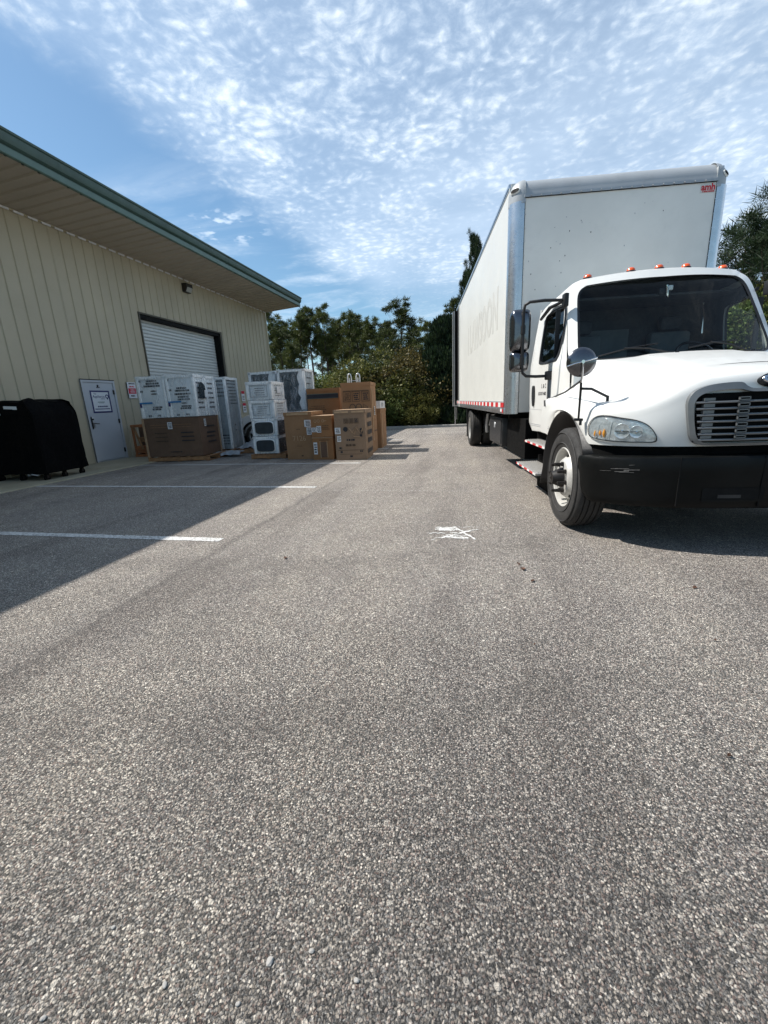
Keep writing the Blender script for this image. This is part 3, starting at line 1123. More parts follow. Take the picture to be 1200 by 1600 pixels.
# ================================================================== TRUCK
TA = R(7.2047)
TV = Vector((math.cos(TA), math.sin(TA), 0))
TU = Vector((-math.sin(TA), math.cos(TA), 0))
T = thing('box_truck', 'white box truck parked at the right with its hood and left flank towards us', 'truck', TV * 2.68 + TU * 4.22, TA)


def mirror_pts(P_):
    return [(-p[0], p[1], p[2]) for p in P_]


# --- hood with fenders
OUT = smooth_poly([(0, -.85, 0), (-.35, -.838, 0), (-.68, -.785, 0), (-.93, -.69, 0), (-1.10, -.565, 0), (-1.205, -.41, 0), (-1.26, -.23, 0), (-1.282, 0, 0),
                   (-1.286, .3, 0), (-1.282, .62, 0), (-1.265, .93, 0)], 72)


def out_at_x(x):
    x = -abs(x)
    for a, c in zip(OUT, OUT[1:]):
        if c.x <= x <= a.x:
            t = (a.x - x) / max(1e-6, (a.x - c.x))
            return a.y + (c.y - a.y) * t
    return OUT[-1].y


def HZ(x, y):
    ax = abs(x)
    zc = interp(y, [-.86, -.74, -.6, -.4, -.1, .2, .44, 1.0], [1.365, 1.385, 1.405, 1.435, 1.50, 1.56, 1.605, 1.64])
    zf = interp(y, [-.86, -.6, -.4, -.1, .3, .7, 1.0], [1.16, 1.165, 1.18, 1.205, 1.235, 1.235, 1.22])
    a = interp(y, [-.85, -.2, .9], [.50, .62, .84])
    c = a + interp(y, [-.85, .9], [.50, .36])
    t = sstep((ax - a) / (c - a))
    zz_ = zc - .035 * min(1, ax / a) ** 2
    z = zz_ + (zf - zz_) * t
    # raised centre panel crease
    z += .012 * (1 - sstep((ax - .40) / .08)) * sstep((y + .8) / .3)
    if ax > c:
        z -= .10 * (ax - c) ** 1.5
    return z


ER = .095


def hoodpt(x, y, d):
    z = HZ(x, y)
    if d < ER:
        z -= ER - math.sqrt(max(0, ER * ER - (ER - d) ** 2))
    return z


def arch_z(x, y):
    zb = .835
    if x < -1.15:
        q = .64 ** 2 - (y - .15) ** 2
        if q > 0:
            zb = max(zb - .0, .47 + math.sqrt(q)) if y > -.42 else zb
            zb = min(zb, 1.115)
        if y > .66:
            zb = .845
    return zb


def hood_half(b, sgn):
    rows = []
    n = len(OUT)
    for j, o_ in enumerate(OUT):
        f = j / (n - 1)
        ysp = interp(f, [0, .25, 1], [-.70, -.52, .445])
        X0, Y0 = o_.x, o_.y
        # outward normal for bulge
        a_ = OUT[max(0, j - 1)]
        c_ = OUT[min(n - 1, j + 1)]
        tv = (c_ - a_).normalized()
        nv = Vector((tv.y, -tv.x, 0))
        if nv.dot(Vector((X0, Y0 - .3, 0))) < 0:
            nv = -nv
        row = []
        zt = hoodpt(X0, Y0, 0)
        zb = arch_z(X0, Y0)
        for k in range(9):
            t = k / 9
            z = zb + (zt - zb) * t
            bul = .014 * math.sin(PI * min(1, t * .9 + .1))
            row.append((X0 + nv.x * bul, Y0 + nv.y * bul, z))
        M_ = 30
        for k in range(M_ + 1):
            t = (k / M_) ** 1.6
            ax = abs(X0) * (1 - t)
            x = -ax
            r_ = (ax / abs(X0)) if abs(X0) > 1e-6 else 1 - t
            y = ysp + (Y0 - ysp) * (r_ ** (2.2 if Y0 > -.5 else 1.3))
            if abs(X0) < 0.8:
                y = Y0 + (ysp - Y0) * t
            d = math.hypot(x - X0, y - Y0)
            row.append((x, y, hoodpt(x, y, d)))
        rows.append([(sgn * -p[0] if sgn > 0 else p[0], p[1], p[2]) for p in row])
    b.grid(rows, 'truck_white')


b = MB()
hood_half(b, -1)
hood_half(b, 1)
b.build('hood', T, smooth=50)
# seams / vent line across the hood, and fender cut lines
b = MB()
pts = [(x, -.43 + .03 * (x / .3) ** 2, HZ(x, -.43) + .003) for x in np.linspace(-.30, .30, 15)]
b.grid([[(p[0], p[1] - .011, p[2] - .001) for p in pts], [(p[0], p[1] + .011, p[2] + .001) for p in pts]], 'black_plastic')
b.build('hood_vent', T, smooth=0, solid=0.004)
# hood latch (yellowish rubber) and black lower liner
b = MB()
for s in (-1, 1):
    b.cyl((s * 1.235, .78, 1.155), (s * 1.275, .78, 1.155), .035, 'foam', 16)
    b.tube([(s * 1.28, .80, 1.20), (s * 1.285, .77, 1.14)], .01, 'black_plastic')
b.build('hood_latch', T, smooth=40)
for s in (-1, 1):
    b = MB()
    path = []
    for k in range(25):
        t = R(200) - R(200) * k / 24
        path.append((.15 - .655 * math.cos(PI - t) * -1 if False else .15 + .632 * -math.cos(PI - t), .47 + .632 * math.sin(PI - t) if t < PI else .47 + .632 * math.sin(PI - t)))
    path = [(.15 - .628 * math.cos(a), .47 + .628 * math.sin(a)) for a in np.linspace(R(25), R(180), 26)]
    path += [(.805, .40), (.84, .33), (.86, .26)]
    A = [(s * 1.272, y, z) for y, z in path]
    C_ = [(s * .70, y, z) for y, z in path]
    b.grid([A, C_], 'black_plastic')
    b.add([(s * .70, -.55, .5), (s * .70, -.55, 1.15), (s * .70, .95, 1.15), (s * .70, .95, .5)], [(0, 1, 2, 3)], 'under')
    b.build('wheel_arch_liner', T, smooth=40, solid=0.012)

# --- bumper
BO = smooth_poly([(0, -.925, 0), (-.45, -.905, 0), (-.75, -.855, 0), (-.97, -.775, 0), (-1.13, -.67, 0), (-1.235, -.565, 0), (-1.285, -.47, 0), (-1.295, -.40, 0)], 40)


def bump_half(b, s):
    rows = []
    for j, o_ in enumerate(BO):
        a_ = BO[max(0, j - 1)]
        c_ = BO[min(len(BO) - 1, j + 1)]
        tv = (c_ - a_).normalized()
        nv = Vector((tv.y, -tv.x, 0))
        if nv.y > 0 and nv.x > 0:
            nv = -nv
        if nv.dot(Vector((o_.x, o_.y, 0))) < 0:
            nv = -nv
        f = j / (len(BO) - 1)
        zt = .775 - .03 * f
        zb = .365 + .10 * sstep((f - .72) / .28)
        pr = [(-.10, zt), (-.02, zt), (.002, zt - .008), (.012, zt - .03), (.010, zt - .12), (.006, (zt + zb) / 2), (.004, zb + .06), (-.004, zb + .02), (-.02, zb), (-.10, zb)]
        rows.append([(s * -(o_.x + nv.x * d), o_.y + nv.y * d, z) for d, z in pr])
    b.grid(rows, 'bumper_black')


b = MB()
bump_half(b, -1)
bump_half(b, 1)
bp = b.build('bumper', T, smooth=40)
b = MB()
def by_at(x):
    x = -abs(x)
    for p, q in zip(BO, BO[1:]):
        if q.x <= x <= p.x:
            return p.y + (q.y - p.y) * (p.x - x) / max(1e-6, p.x - q.x)
    return BO[-1].y


for x0, x1 in ((-.56, -.14), (.14, .56)):
    xs = np.linspace(x0, x1, 9)
    b.grid([[(x, by_at(x) - .0095, z) for x in xs] for z in (.44, .53)], 'frame_dark')
    b.grid([[(x, by_at(x) - .0125, z) for x in xs] for z in (.425, .44)], 'bumper_black')
    b.grid([[(x, by_at(x) - .0115, z) for x in xs[2:6]] for z in (.452, .478)], 'toolbox')
    b.build('tow_opening', bp, smooth=0, recalc=False)
    b = MB()
for x in (-.72, .72, -.17, .17):
    b = MB()
    b.box(x - .004, x + .004, by_at(x) - .0125, by_at(x) + .03, .385, .762, 'frame_dark')
    b.build('bumper_seam', bp, smooth=0)
b = MB()
rs = random.Random(8)
for i in range(9):
    x = -rs.uniform(.96, 1.13)
    ln = rs.uniform(.03, .14)
    z = .665 + rs.uniform(-.03, .035)
    o0 = [p for p in BO if p.x < x][0]
    o1 = [p for p in BO if p.x < max(-1.28, x - ln * .75)][0]
    h = rs.uniform(.0015, .0045)
    b.add([(o0.x - .009, o0.y - .012, z), (o1.x - .011, o1.y - .0095, z - .004), (o1.x - .011, o1.y - .0095, z - .004 + h), (o0.x - .009, o0.y - .012, z + h)], [(0, 1, 2, 3)], 'scuff')
b.build('scratch', bp, smooth=0, recalc=False)
b = MB()
fl = [(p.x, p.y + .045) for p in OUT if p.y < -.42]
fl = fl[::-1] + [(-x, y) for x, y in fl[1:]]
b.grid([[(x, y, .50) for x, y in fl], [(x, y, .90) for x, y in fl]], 'under')
b.box(-.62, .62, -.50, .9, .55, 1.15, 'under')
b.build('engine_bay', T, smooth=0)

# --- grille
GX = lambda x: out_at_x(x) - .040
go = [(0, 1.245), (.27, 1.245), (.335, 1.262), (.38, 1.292), (.50, 1.290), (.60, 1.272), (.665, 1.235), (.695, 1.17), (.69, 1.08), (.672, .97), (.655, .905), (.62, .862), (.56, .846), (.40, .843), (.2, .842), (0, .842)]
gi = [(0, 1.212), (.27, 1.212), (.335, 1.216), (.39, 1.222), (.49, 1.220), (.58, 1.208), (.625, 1.185), (.645, 1.14), (.642, 1.07), (.628, .97), (.612, .915), (.588, .886), (.54, .872), (.40, .870), (.2, .869), (0, .869)]


gi = [(a[0] * .68 + c[0] * .32, a[1] * .68 + c[1] * .32) for a, c in zip(gi, go)]


def full(h):
    hs = [(p.x, p.y) for p in smooth_poly([(x, z, 0) for x, z in h], 60)]
    return [(-x, z) for x, z in hs] + [(x, z) for x, z in hs[::-1][1:-1]]


def gp(l, off):
    return [(x, GX(x) - off - (z - .85) * -.04, z) for x, z in l]


G = MB()
O_, I_ = full(go), full(gi)
G.ring(gp(O_, -.05), gp(O_, .010), 'grille_grey')
G.ring(gp(O_, .010), gp(I_, .020), 'grille_grey')
G.ring(gp(I_, .020), gp(I_, -.010), 'grille_grey')
gr = G.build('grille', T, smooth=40)
b = MB()
xs = np.linspace(-.64, .64, 21)
b.grid([[(x, GX(x) + .006 + (z - .85) * .04, z) for x in xs] for z in (.868, 1.05, 1.222)], 'under')
b.build('grille_backing', gr, smooth=0)
zs = [1.158, 1.112, 1.066, 1.020, .974, .928, .886]
for z in zs:
    b = MB()
    half = interp(z, [.87, 1.18], [.615, .658])
    xs = np.linspace(-half, half, 25)
    P_ = []
    for dy, dz in ((.003, -.0085), (-.020, -.0075), (-.024, 0), (-.020, .0075), (.003, .0085)):
        P_.append([(x, GX(x) + dy + (z - .85) * .04, z + dz) for x in xs])
    b.grid(P_, 'grille_grey')
    b.build('grille_bar', gr, smooth=40)
zz2 = [1.20] + zs
for s in (-1, 1):
    for i in range(len(zz2) - 1):
        z1, z0 = zz2[i] - .009, zz2[i + 1] + .009
        b = MB()
        y = GX(.36) + (z0 - .85) * .04
        for q in ((.318, .392, z1 - .007, z1), (.318, .392, z0, z0 + .007), (.318, .325, z0, z1), (.385, .392, z0, z1)):
            b.box(min(s * q[0], s * q[1]), max(s * q[0], s * q[1]), y - .030, y - .012, q[2], q[3], 'grille_grey')
        b.build('grille_clip', gr, smooth=0)
        b = MB()
        ya = GX(.59) + (z0 - .85) * .04
        b.box(min(s * .53, s * .605), max(s * .53, s * .605), ya - .02, ya + .02, z0 + .002, z1 - .002, 'grille_grey')
        b.build('grille_block', gr, smooth=0)
# badge above the grille
bd = MB()
BM_ = Matrix.Translation((0, -.868, 1.305)) @ Matrix.Rotation(R(-24), 4, 'X')


def oval(rx, rz, y, n=40):
    return [(rx * math.copysign(abs(math.cos(t)) ** .7, math.cos(t)), y, rz * math.copysign(abs(math.sin(t)) ** .9, math.sin(t))) for t in np.linspace(0, 2 * PI, n, endpoint=False)]


def disc(b, ring_, m, M):
    b.add(ring_, [tuple(range(len(ring_)))], m, M)


bd.ring(oval(.262, .058, .03), oval(.260, .056, -.008), 'black_gloss', BM_)
disc(bd, oval(.260, .056, -.008), 'black_gloss', BM_)
bd.ring(oval(.251, .049, -.008), oval(.245, .045, -.016), 'chrome', BM_)
bd.ring(oval(.245, .045, -.016), oval(.226, .034, -.016), 'chrome', BM_)
bd.ring(oval(.226, .034, -.016), oval(.226, .034, -.009), 'chrome', BM_)
bd.text('FREIGHTLINER', .055, 'chrome', BM_ @ face_M((0, -.0125, 0), (1, 0, 0), (0, 0, 1)), .003, spacing=1.0, shear=.15, bold=.001)
bd.build('badge', T, smooth=30, recalc=False)

# --- headlights
def outline_s(x):
    """point on outline by fraction f along OUT index"""
    i = int(x)
    i = max(0, min(len(OUT) - 2, i))
    f = x - i
    a_, c_ = OUT[i], OUT[i + 1]
    p = a_ + (c_ - a_) * f
    tv = (c_ - a_).normalized()
    nv = Vector((tv.y, -tv.x, 0))
    if nv.dot(Vector((p.x, p.y - .3, 0))) < 0:
        nv = -nv
    return p, nv


# arc-length table
AL = [0]
for a_, c_ in zip(OUT, OUT[1:]):
    AL.append(AL[-1] + (c_ - a_).length)


def arc(sv):
    return outline_s(float(np.interp(sv, AL, range(len(AL)))))


def idx_at(x=None, y=None):
    for i, p in enumerate(OUT):
        if x is not None and p.x <= x:
            return AL[i]
        if y is not None and p.y >= y and p.x < -1:
            return AL[i]


s0 = idx_at(x=-.845)
s1 = idx_at(y=-.40)
HLs = s1 - s0
hl_loop = smooth_poly([(0.00, .892, 0), (.035, .945, 0), (.13, 1.000, 0), (.28, 1.035, 0), (.50, 1.055, 0), (.72, 1.072, 0), (.88, 1.062, 0), (.97, 1.025, 0), (1.0, .970, 0), (.97, .915, 0), (.88, .892, 0),
                       (.70, .880, 0), (.45, .873, 0), (.20, .872, 0), (.05, .873, 0)], 64, True)


def hl_pt(u_, z, off, s):
    p, nv = arc(s0 + u_ * HLs)
    bul = .014 * math.sin(PI * min(1, max(0, (z - .83) / .26 * .9 + .1)))
    return (s * -(p.x + nv.x * (off + bul)), p.y + nv.y * (off + bul), z)


for s in (-1, 1):
    cu_, cz_ = .52, .965
    b = MB()
    rim = [hl_pt(cu_ + (p.x - cu_) * 1.035, cz_ + (p.y - cz_) * 1.09, .002, s) for p in hl_loop]
    rim2 = [hl_pt(cu_ + (p.x - cu_) * 1.02, cz_ + (p.y - cz_) * 1.05, .013, s) for p in hl_loop]
    inn = [hl_pt(p.x, p.y, .012, s) for p in hl_loop]
    b.ring(rim, rim2, 'black_gloss')
    b.ring(rim2, inn, 'black_gloss')
    hl = b.build('headlight', T, smooth=40)
    b = MB()
    rings = []
    for k, q in enumerate((1.0, .8, .6, .4, .2, .02)):
        rings.append([hl_pt(cu_ + (p.x - cu_) * q, cz_ + (p.y - cz_) * q, .005, s) for p in hl_loop])
    for A, C_ in zip(rings, rings[1:]):
        b.ring(A, C_, 'lamp_reflector')
    b.build('reflector', hl, smooth=40)
    b = MB()
    for uc, zc_, rr in ((.45, .955, .062), (.26, .95, .050)):
        p = Vector(hl_pt(uc, zc_, 0, s))
        p2, nv = arc(s0 + uc * HLs)
        ax_ = Vector((s * -nv.x, nv.y, 0))
        rt = Vector((0, 0, 1)).cross(ax_)
        M = Matrix(((ax_.x, rt.x, 0, p.x), (ax_.y, rt.y, 0, p.y), (0, 0, 1, p.z), (0, 0, 0, 1)))
        b.lathe([(.006, rr), (.011, rr * .95), (.006, rr * .7), (.0055, rr * .3), (.0055, .001)], 'lamp_reflector', 24, 'X', M=M)
        b.box(.010, .014, -rr * .8, rr * .8, -.004, .004, 'chrome', M)
        b.lathe([(.007, .010), (.015, .008), (.018, .001)], 'chrome', 12, 'X', M=M)
    b.build('bowl', hl, smooth=40)
    b = MB()
    for uc, zc_, rr in ((.705, .930, .021), (.775, .932, .015), (.86, .925, .016)):
        p = Vector(hl_pt(uc, zc_, .012, s))
        b.lathe([(-rr * 1.5, .001), (-rr * .6, rr * .45), (0, rr * .6), (rr * 1.1, rr * .4), (rr * 2.0, .001)], 'amber_bulb', 12, 'Z', tuple(p))
    b.build('turn_bulb', hl, smooth=40)
    b = MB()
    for uc, zc_ in ((.64, .97), (.83, .95), (.115, .92)):
        A = [hl_pt(uc - .007 - .03 * (z - zc_) * 8, z, .017, s) for z in np.linspace(.885, zc_ + .07 if uc > .2 else .985, 8)]
        C_ = [hl_pt(uc + .007 - .03 * (z - zc_) * 8, z, .017, s) for z in np.linspace(.885, zc_ + .07 if uc > .2 else .985, 8)]
        b.grid([A, C_], 'lamp_reflector')
    b.build('divider', hl, smooth=0)
    b = MB()
    rings = []
    for q, of in ((1.01, .013), (.93, .024), (.75, .030), (.5, .032), (.25, .033), (.02, .033)):
        rings.append([hl_pt(cu_ + (p.x - cu_) * q, cz_ + (p.y - cz_) * q, of, s) for p in hl_loop])
    for A, C_ in zip(rings, rings[1:]):
        b.ring(A, C_, 'lamp_glass')
    b.build('lamp_cover', hl, smooth=60)

# --- cab
def Yc(z):
    return .44 + (z - 1.61) * .80


def WS(x, z):
    cv = interp(z, [1.57, 2.42], [.34, .17])
    return Yc(z) + cv * (x / .98) ** 2


def XA(z):
    return 1.06 - max(0, (z - 1.57)) * .108


def XS(y, z):
    xb = 1.12 - max(0, z - 1.6) * .115
    if z > 2.25:
        xb -= (z - 2.25) ** 2 * 1.6
    f = sstep((WS(XA(z), max(1.57, z)) + .30 - y) / .30) if z > 1.2 else (sstep((1.05 - y) / .3) * .8)
    return xb + (XA(z) - xb) * f


wl = []
NW = 96
for k in range(NW):
    t = 2 * PI * k / NW
    ct, st = math.cos(t), math.sin(t)
    ex = math.copysign(abs(ct) ** .22, ct)
    ez = math.copysign(abs(st) ** .26, st)
    zc_, zh = 2.005, .425
    z = zc_ + zh * ez
    hw = interp(z, [1.57, 2.43], [.965, .865])
    x = hw * ex
    z += .025 * (1 - (x / .95) ** 2) * (1 if ez > 0 else .9) * abs(ez)
    wl.append((x, z))
ol = []
for (x, z) in wl:
    zo = 2.005 + (z - 2.005) * 1.13
    zo = min(zo, 2.50)
    hw = XA(zo)
    hi_ = interp(z, [1.57, 2.43], [.965, .865])
    xo = x / hi_ * hw
    ol.append((xo, zo))
Ww = [(x, WS(x, z), z) for x, z in wl]
Wi = [(x, WS(x, z) + .02, z) for x, z in wl]
Wo = [(x, WS(x, z) - .012, z) for x, z in ol]
b = MB()
b.ring(Wo, [(x * 1.012, WS(x, z) - .016, z + (z - 2) * .012) for x, z in wl], 'truck_white')
# roof
NX, NY = 32, 18
rows = []
for j in range(NY + 1):
    t = j / NY
    row = []
    for i in range(NX + 1):
        u_ = -1 + 2 * i / NX
        xh = interp(t, [0, .25, 1], [.985, 1.01, 1.03])
        x = xh * math.sin(u_ * PI / 2) ** 1 if False else xh * u_
        au = abs(u_)
        zr = 2.555 - .05 * au ** 2
        zr -= .155 * max(0, (au - .80) / .20) ** 2.2
        zr -= .045 * t * au + .02 * t
        yf = WS(x, 2.42) - .02
        rise = math.sqrt(max(0, 1 - (1 - min(1, t / .16)) ** 2))
        zfront = zr - .115 + .02 * au
        z = zfront + (zr - zfront) * rise
        if t > .9:
            z -= .10 * ((t - .9) / .1) ** 2
        y = yf + (2.09 - yf) * t
        row.append((x, y, z))
    rows.append(row)
b.grid(rows, 'truck_white')
# side panels (window hole)
win = smooth_poly([(1.075, 1.635, 0), (1.35, 1.635, 0), (1.62, 1.650, 0), (1.685, 1.70, 0), (1.70, 1.95, 0), (1.69, 2.13, 0), (1.64, 2.195, 0), (1.42, 2.215, 0), (1.215, 2.225, 0), (1.13, 2.18, 0), (1.05, 1.95, 0), (1.015, 1.74, 0), (1.03, 1.66, 0)], 60, True)
side_o = [(.80, 1.57), (.70, 1.50), (.66, 1.2), (.66, .98), (1.05, .80), (1.4, .80), (1.75, .80), (2.05, .80), (2.12, 1.2), (2.15, 1.6), (2.12, 2.0), (2.07, 2.30), (1.9, 2.35), (1.7, 2.37), (1.45, 2.385), (1.24, 2.39), (1.10, 2.14), (.97, 1.88), (.84, 1.62)]
cw_ = Vector((1.37, 1.93))


def ray_poly(d):
    best = None
    n = len(side_o)
    for i in range(n):
        a_ = Vector(side_o[i])
        c_ = Vector(side_o[(i + 1) % n])
        e = c_ - a_
        den = d.x * e.y - d.y * e.x
        if abs(den) < 1e-9:
            continue
        q = a_ - cw_
        t = (q.x * e.y - q.y * e.x) / den
        u_ = (q.x * d.y - q.y * d.x) / den
        if t > 0 and -1e-6 <= u_ <= 1 + 1e-6:
            if best is None or t < best:
                best = t
    return cw_ + d * best


def mp(y, z, s, o_=0.0):
    return (s * (XS(y, z) + o_), y, z)


for s in (-1, 1):
    loops = []
    for f in (0, .15, .35, .6, .8, 1.0):
        lp = []
        for p in win:
            p2 = Vector((p.x, p.y))
            q = ray_poly((p2 - cw_).normalized())
            r_ = p2 + (q - p2) * f
            lp.append(mp(r_.x, r_.y, s))
        loops.append(lp)
    for A, C_ in zip(loops, loops[1:]):
        b.ring(A, C_, 'truck_white')
b.box(-1.05, 1.05, .60, .66, .86, 1.53, 'truck_white')
# rear wall of cab with small window, floor
b.box(-1.02, 1.02, 2.09, 2.13, .80, 2.36, 'truck_white')
b.box(-1.00, 1.00, .80, 2.10, .78, .84, 'under')
b.build('cab', T, smooth=35)
b = MB()
b.ring([(x * 1.014, WS(x, z) - .017, z + (z - 2) * .014) for x, z in wl], [(x * .985, WS(x, z) - .012, z - (z - 2) * .014) for x, z in wl], 'black_plastic')
gk = b.build('windshield_gasket', T, smooth=40)
b = MB()
rings = []
for q in (1.0, .85, .65, .45, .25, .08, .001):
    rings.append([(x * q, WS(x * q, 2.0 + (z - 2.0) * q), 2.0 + (z - 2.0) * q) for x, z in wl])
for A, C_ in zip(rings, rings[1:]):
    b.ring(A, C_, 'windshield')
b.build('windshield', T, smooth=60)
# interior
b = MB()
b.box(-.98, .98, .99, 1.25, 1.0, 1.52, 'interior')
b.prism([(-.98, .62, 1.50), (.98, .62, 1.50), (.98, 1.25, 1.56), (-.98, 1.25, 1.56)], (0, 0, .03), 'interior')
b.box(-1.075, 1.075, 2.05, 2.085, .84, 1.95, 'interior')
b.box(-1.02, 1.02, 2.05, 2.085, 1.95, 2.34, 'interior')
b.box(-.45, .10, 2.03, 2.049, 1.62, 2.05, 'interior_light')
b.box(-.98, -.50, 2.03, 2.049, 1.45, 2.12, 'interior_light')
b.bbox(-.95, .95, 1.35, 2.04, 2.30, 2.33, 'interior', .01)
b.tube([(-.90, 1.10, 1.60), (-.905, 1.14, 1.72), (-.90, 1.16, 1.82), (-.90, 1.20, 1.86)], .012, 'card_edge')
dsh = b.build('dashboard', T, smooth=0)
for s in (-1, 1):
    b = MB()
    lp0 = [mp(cw_.x + (p.x - cw_.x) * .99, cw_.y + (p.y - cw_.y) * .99, s, -.02) for p in win]
    lp1 = [mp(min(2.07, max(p.x + (p.x - cw_.x) * .45, WS(XA(max(1.57, p.y)), max(1.57, p.y)) + .06)), 1.93 + (p.y - 1.93) * (1.45 if p.y > 1.9 else 2.8), s, -.03) for p in win]
    b.ring(lp0, lp1, 'interior')
    b.grid([[mp(y, z, s, -.025) for z in (.9, 1.3, 1.6, 1.9, 2.2, 2.34)] for y in (1.76, 1.9, 2.07)], 'interior')
    b.grid([[mp(y, z, s, -.028) for z in (.9, 1.2, 1.5, 1.60)] for y in (.95, 1.3, 1.76)], 'interior')
    b.build('door_lining', T, smooth=0)
b = MB()
b.grid([[(x, max(WS(x, 2.40) + .035, y), 2.435 - .03 * (x / .9) ** 2 - .03 * (y - 1.1)) for x in np.linspace(-.93, .93, 13)] for y in (1.0, 1.5, 2.06)], 'interior')
b.build('headliner', T, smooth=30)
for xc in (-.55, .55):
    b = MB()
    b.bbox(xc - .26, xc + .26, 1.50, 2.0, 1.20, 1.38, 'interior', .05)
    b.bbox(xc - .25, xc + .25, 1.86, 2.02, 1.36, 1.98, 'interior_light', .05)
    b.bbox(xc - .13, xc + .13, 1.88, 2.0, 1.99, 2.16, 'interior', .04)
    b.build('seat', T, smooth=40)
b = MB()
SM = Matrix.Translation((.55, 1.30, 1.62)) @ Matrix.Rotation(R(-38), 4, 'X')
pts = [(.215 * math.cos(t), 0, .215 * math.sin(t)) for t in np.linspace(0, 2 * PI, 29)]
b.tube(pts, .014, 'black_gloss', 8, False, M=SM)
b.tube([(-.2, 0, 0), (.2, 0, 0)], .016, 'black_gloss', 6, M=SM)
b.tube([(0, 0, 0), (0, 0, -.2)], .016, 'black_gloss', 6, M=SM)
b.cyl((0, 0, 0), (0, .25, 0), .03, 'black_gloss', M=SM)
b.build('steering_wheel', T, smooth=40)
b = MB()
b.bbox(-.72, -.42, .83, 1.00, 1.565, 1.60, 'paper', .008)
b.box(-.92, -.76, .92, 1.02, 1.568, 1.575, 'paper')
b.bbox(.52, .80, .82, 1.0, 1.57, 1.59, 'paper', .008)
b.prism([(-.36, .78, 1.575), (-.06, .80, 1.575), (-.12, .98, 1.60), (-.34, 1.0, 1.60)], (0, 0, .01), 'card_dark')
b.build('dash_papers', T, smooth=0)
b = MB()
b.bbox(-.02, .10, 1.12, 1.16, 2.27, 2.34, 'black_plastic', .01)
b.tube([(.04, 1.10, 2.36), (.05, 1.10, 2.28), (.07, 1.12, 2.24)], .012, 'chrome')
b.bbox(.04, .09, 1.06, 1.08, 2.30, 2.35, 'paper', .01)
b.build('dash_camera', T, smooth=30)
# wipers
for x0, y0_, x1 in ((-.15, .0, -.80), (.62, .0, -.02)):
    b = MB()
    def wp(x, dz, off=.022):
        z = 1.60 - .03 * (x / .9) ** 2 + dz
        return (x, WS(x, z) - off, z)
    b.tube([wp(x0, .0), wp(x0 + (x1 - x0) * .35, .075, .03), wp(x0 + (x1 - x0) * .65, .10, .03)], .009, 'black_plastic', 6)
    b.tube([wp(x0 + (x1 - x0) * .2, .115), wp(x0 + (x1 - x0) * .6, .095), wp(x1, .05)], .008, 'black_plastic', 6)
    b.cyl(wp(x0, -.01, -.01), wp(x0, .01, .05), .018, 'black_plastic', 10)
    b.build('wiper', T, smooth=40)
# marker lights
for x in (-.725, -.29, 0, .29, .725):
    b = MB()
    z = 2.555 - .05 * x * x - .006
    yy = WS(x, 2.42) + .14
    b.lathe([(-.012, .052), (.006, .052), (.012, .046)], 'black_plastic', 20, 'Z', (x, yy, z))
    b.lathe([(.008, .045), (.030, .041), (.043, .028), (.048, .001)], 'amber', 20, 'Z', (x, yy, z))
    b.build('roof_marker_light', T, smooth=40)
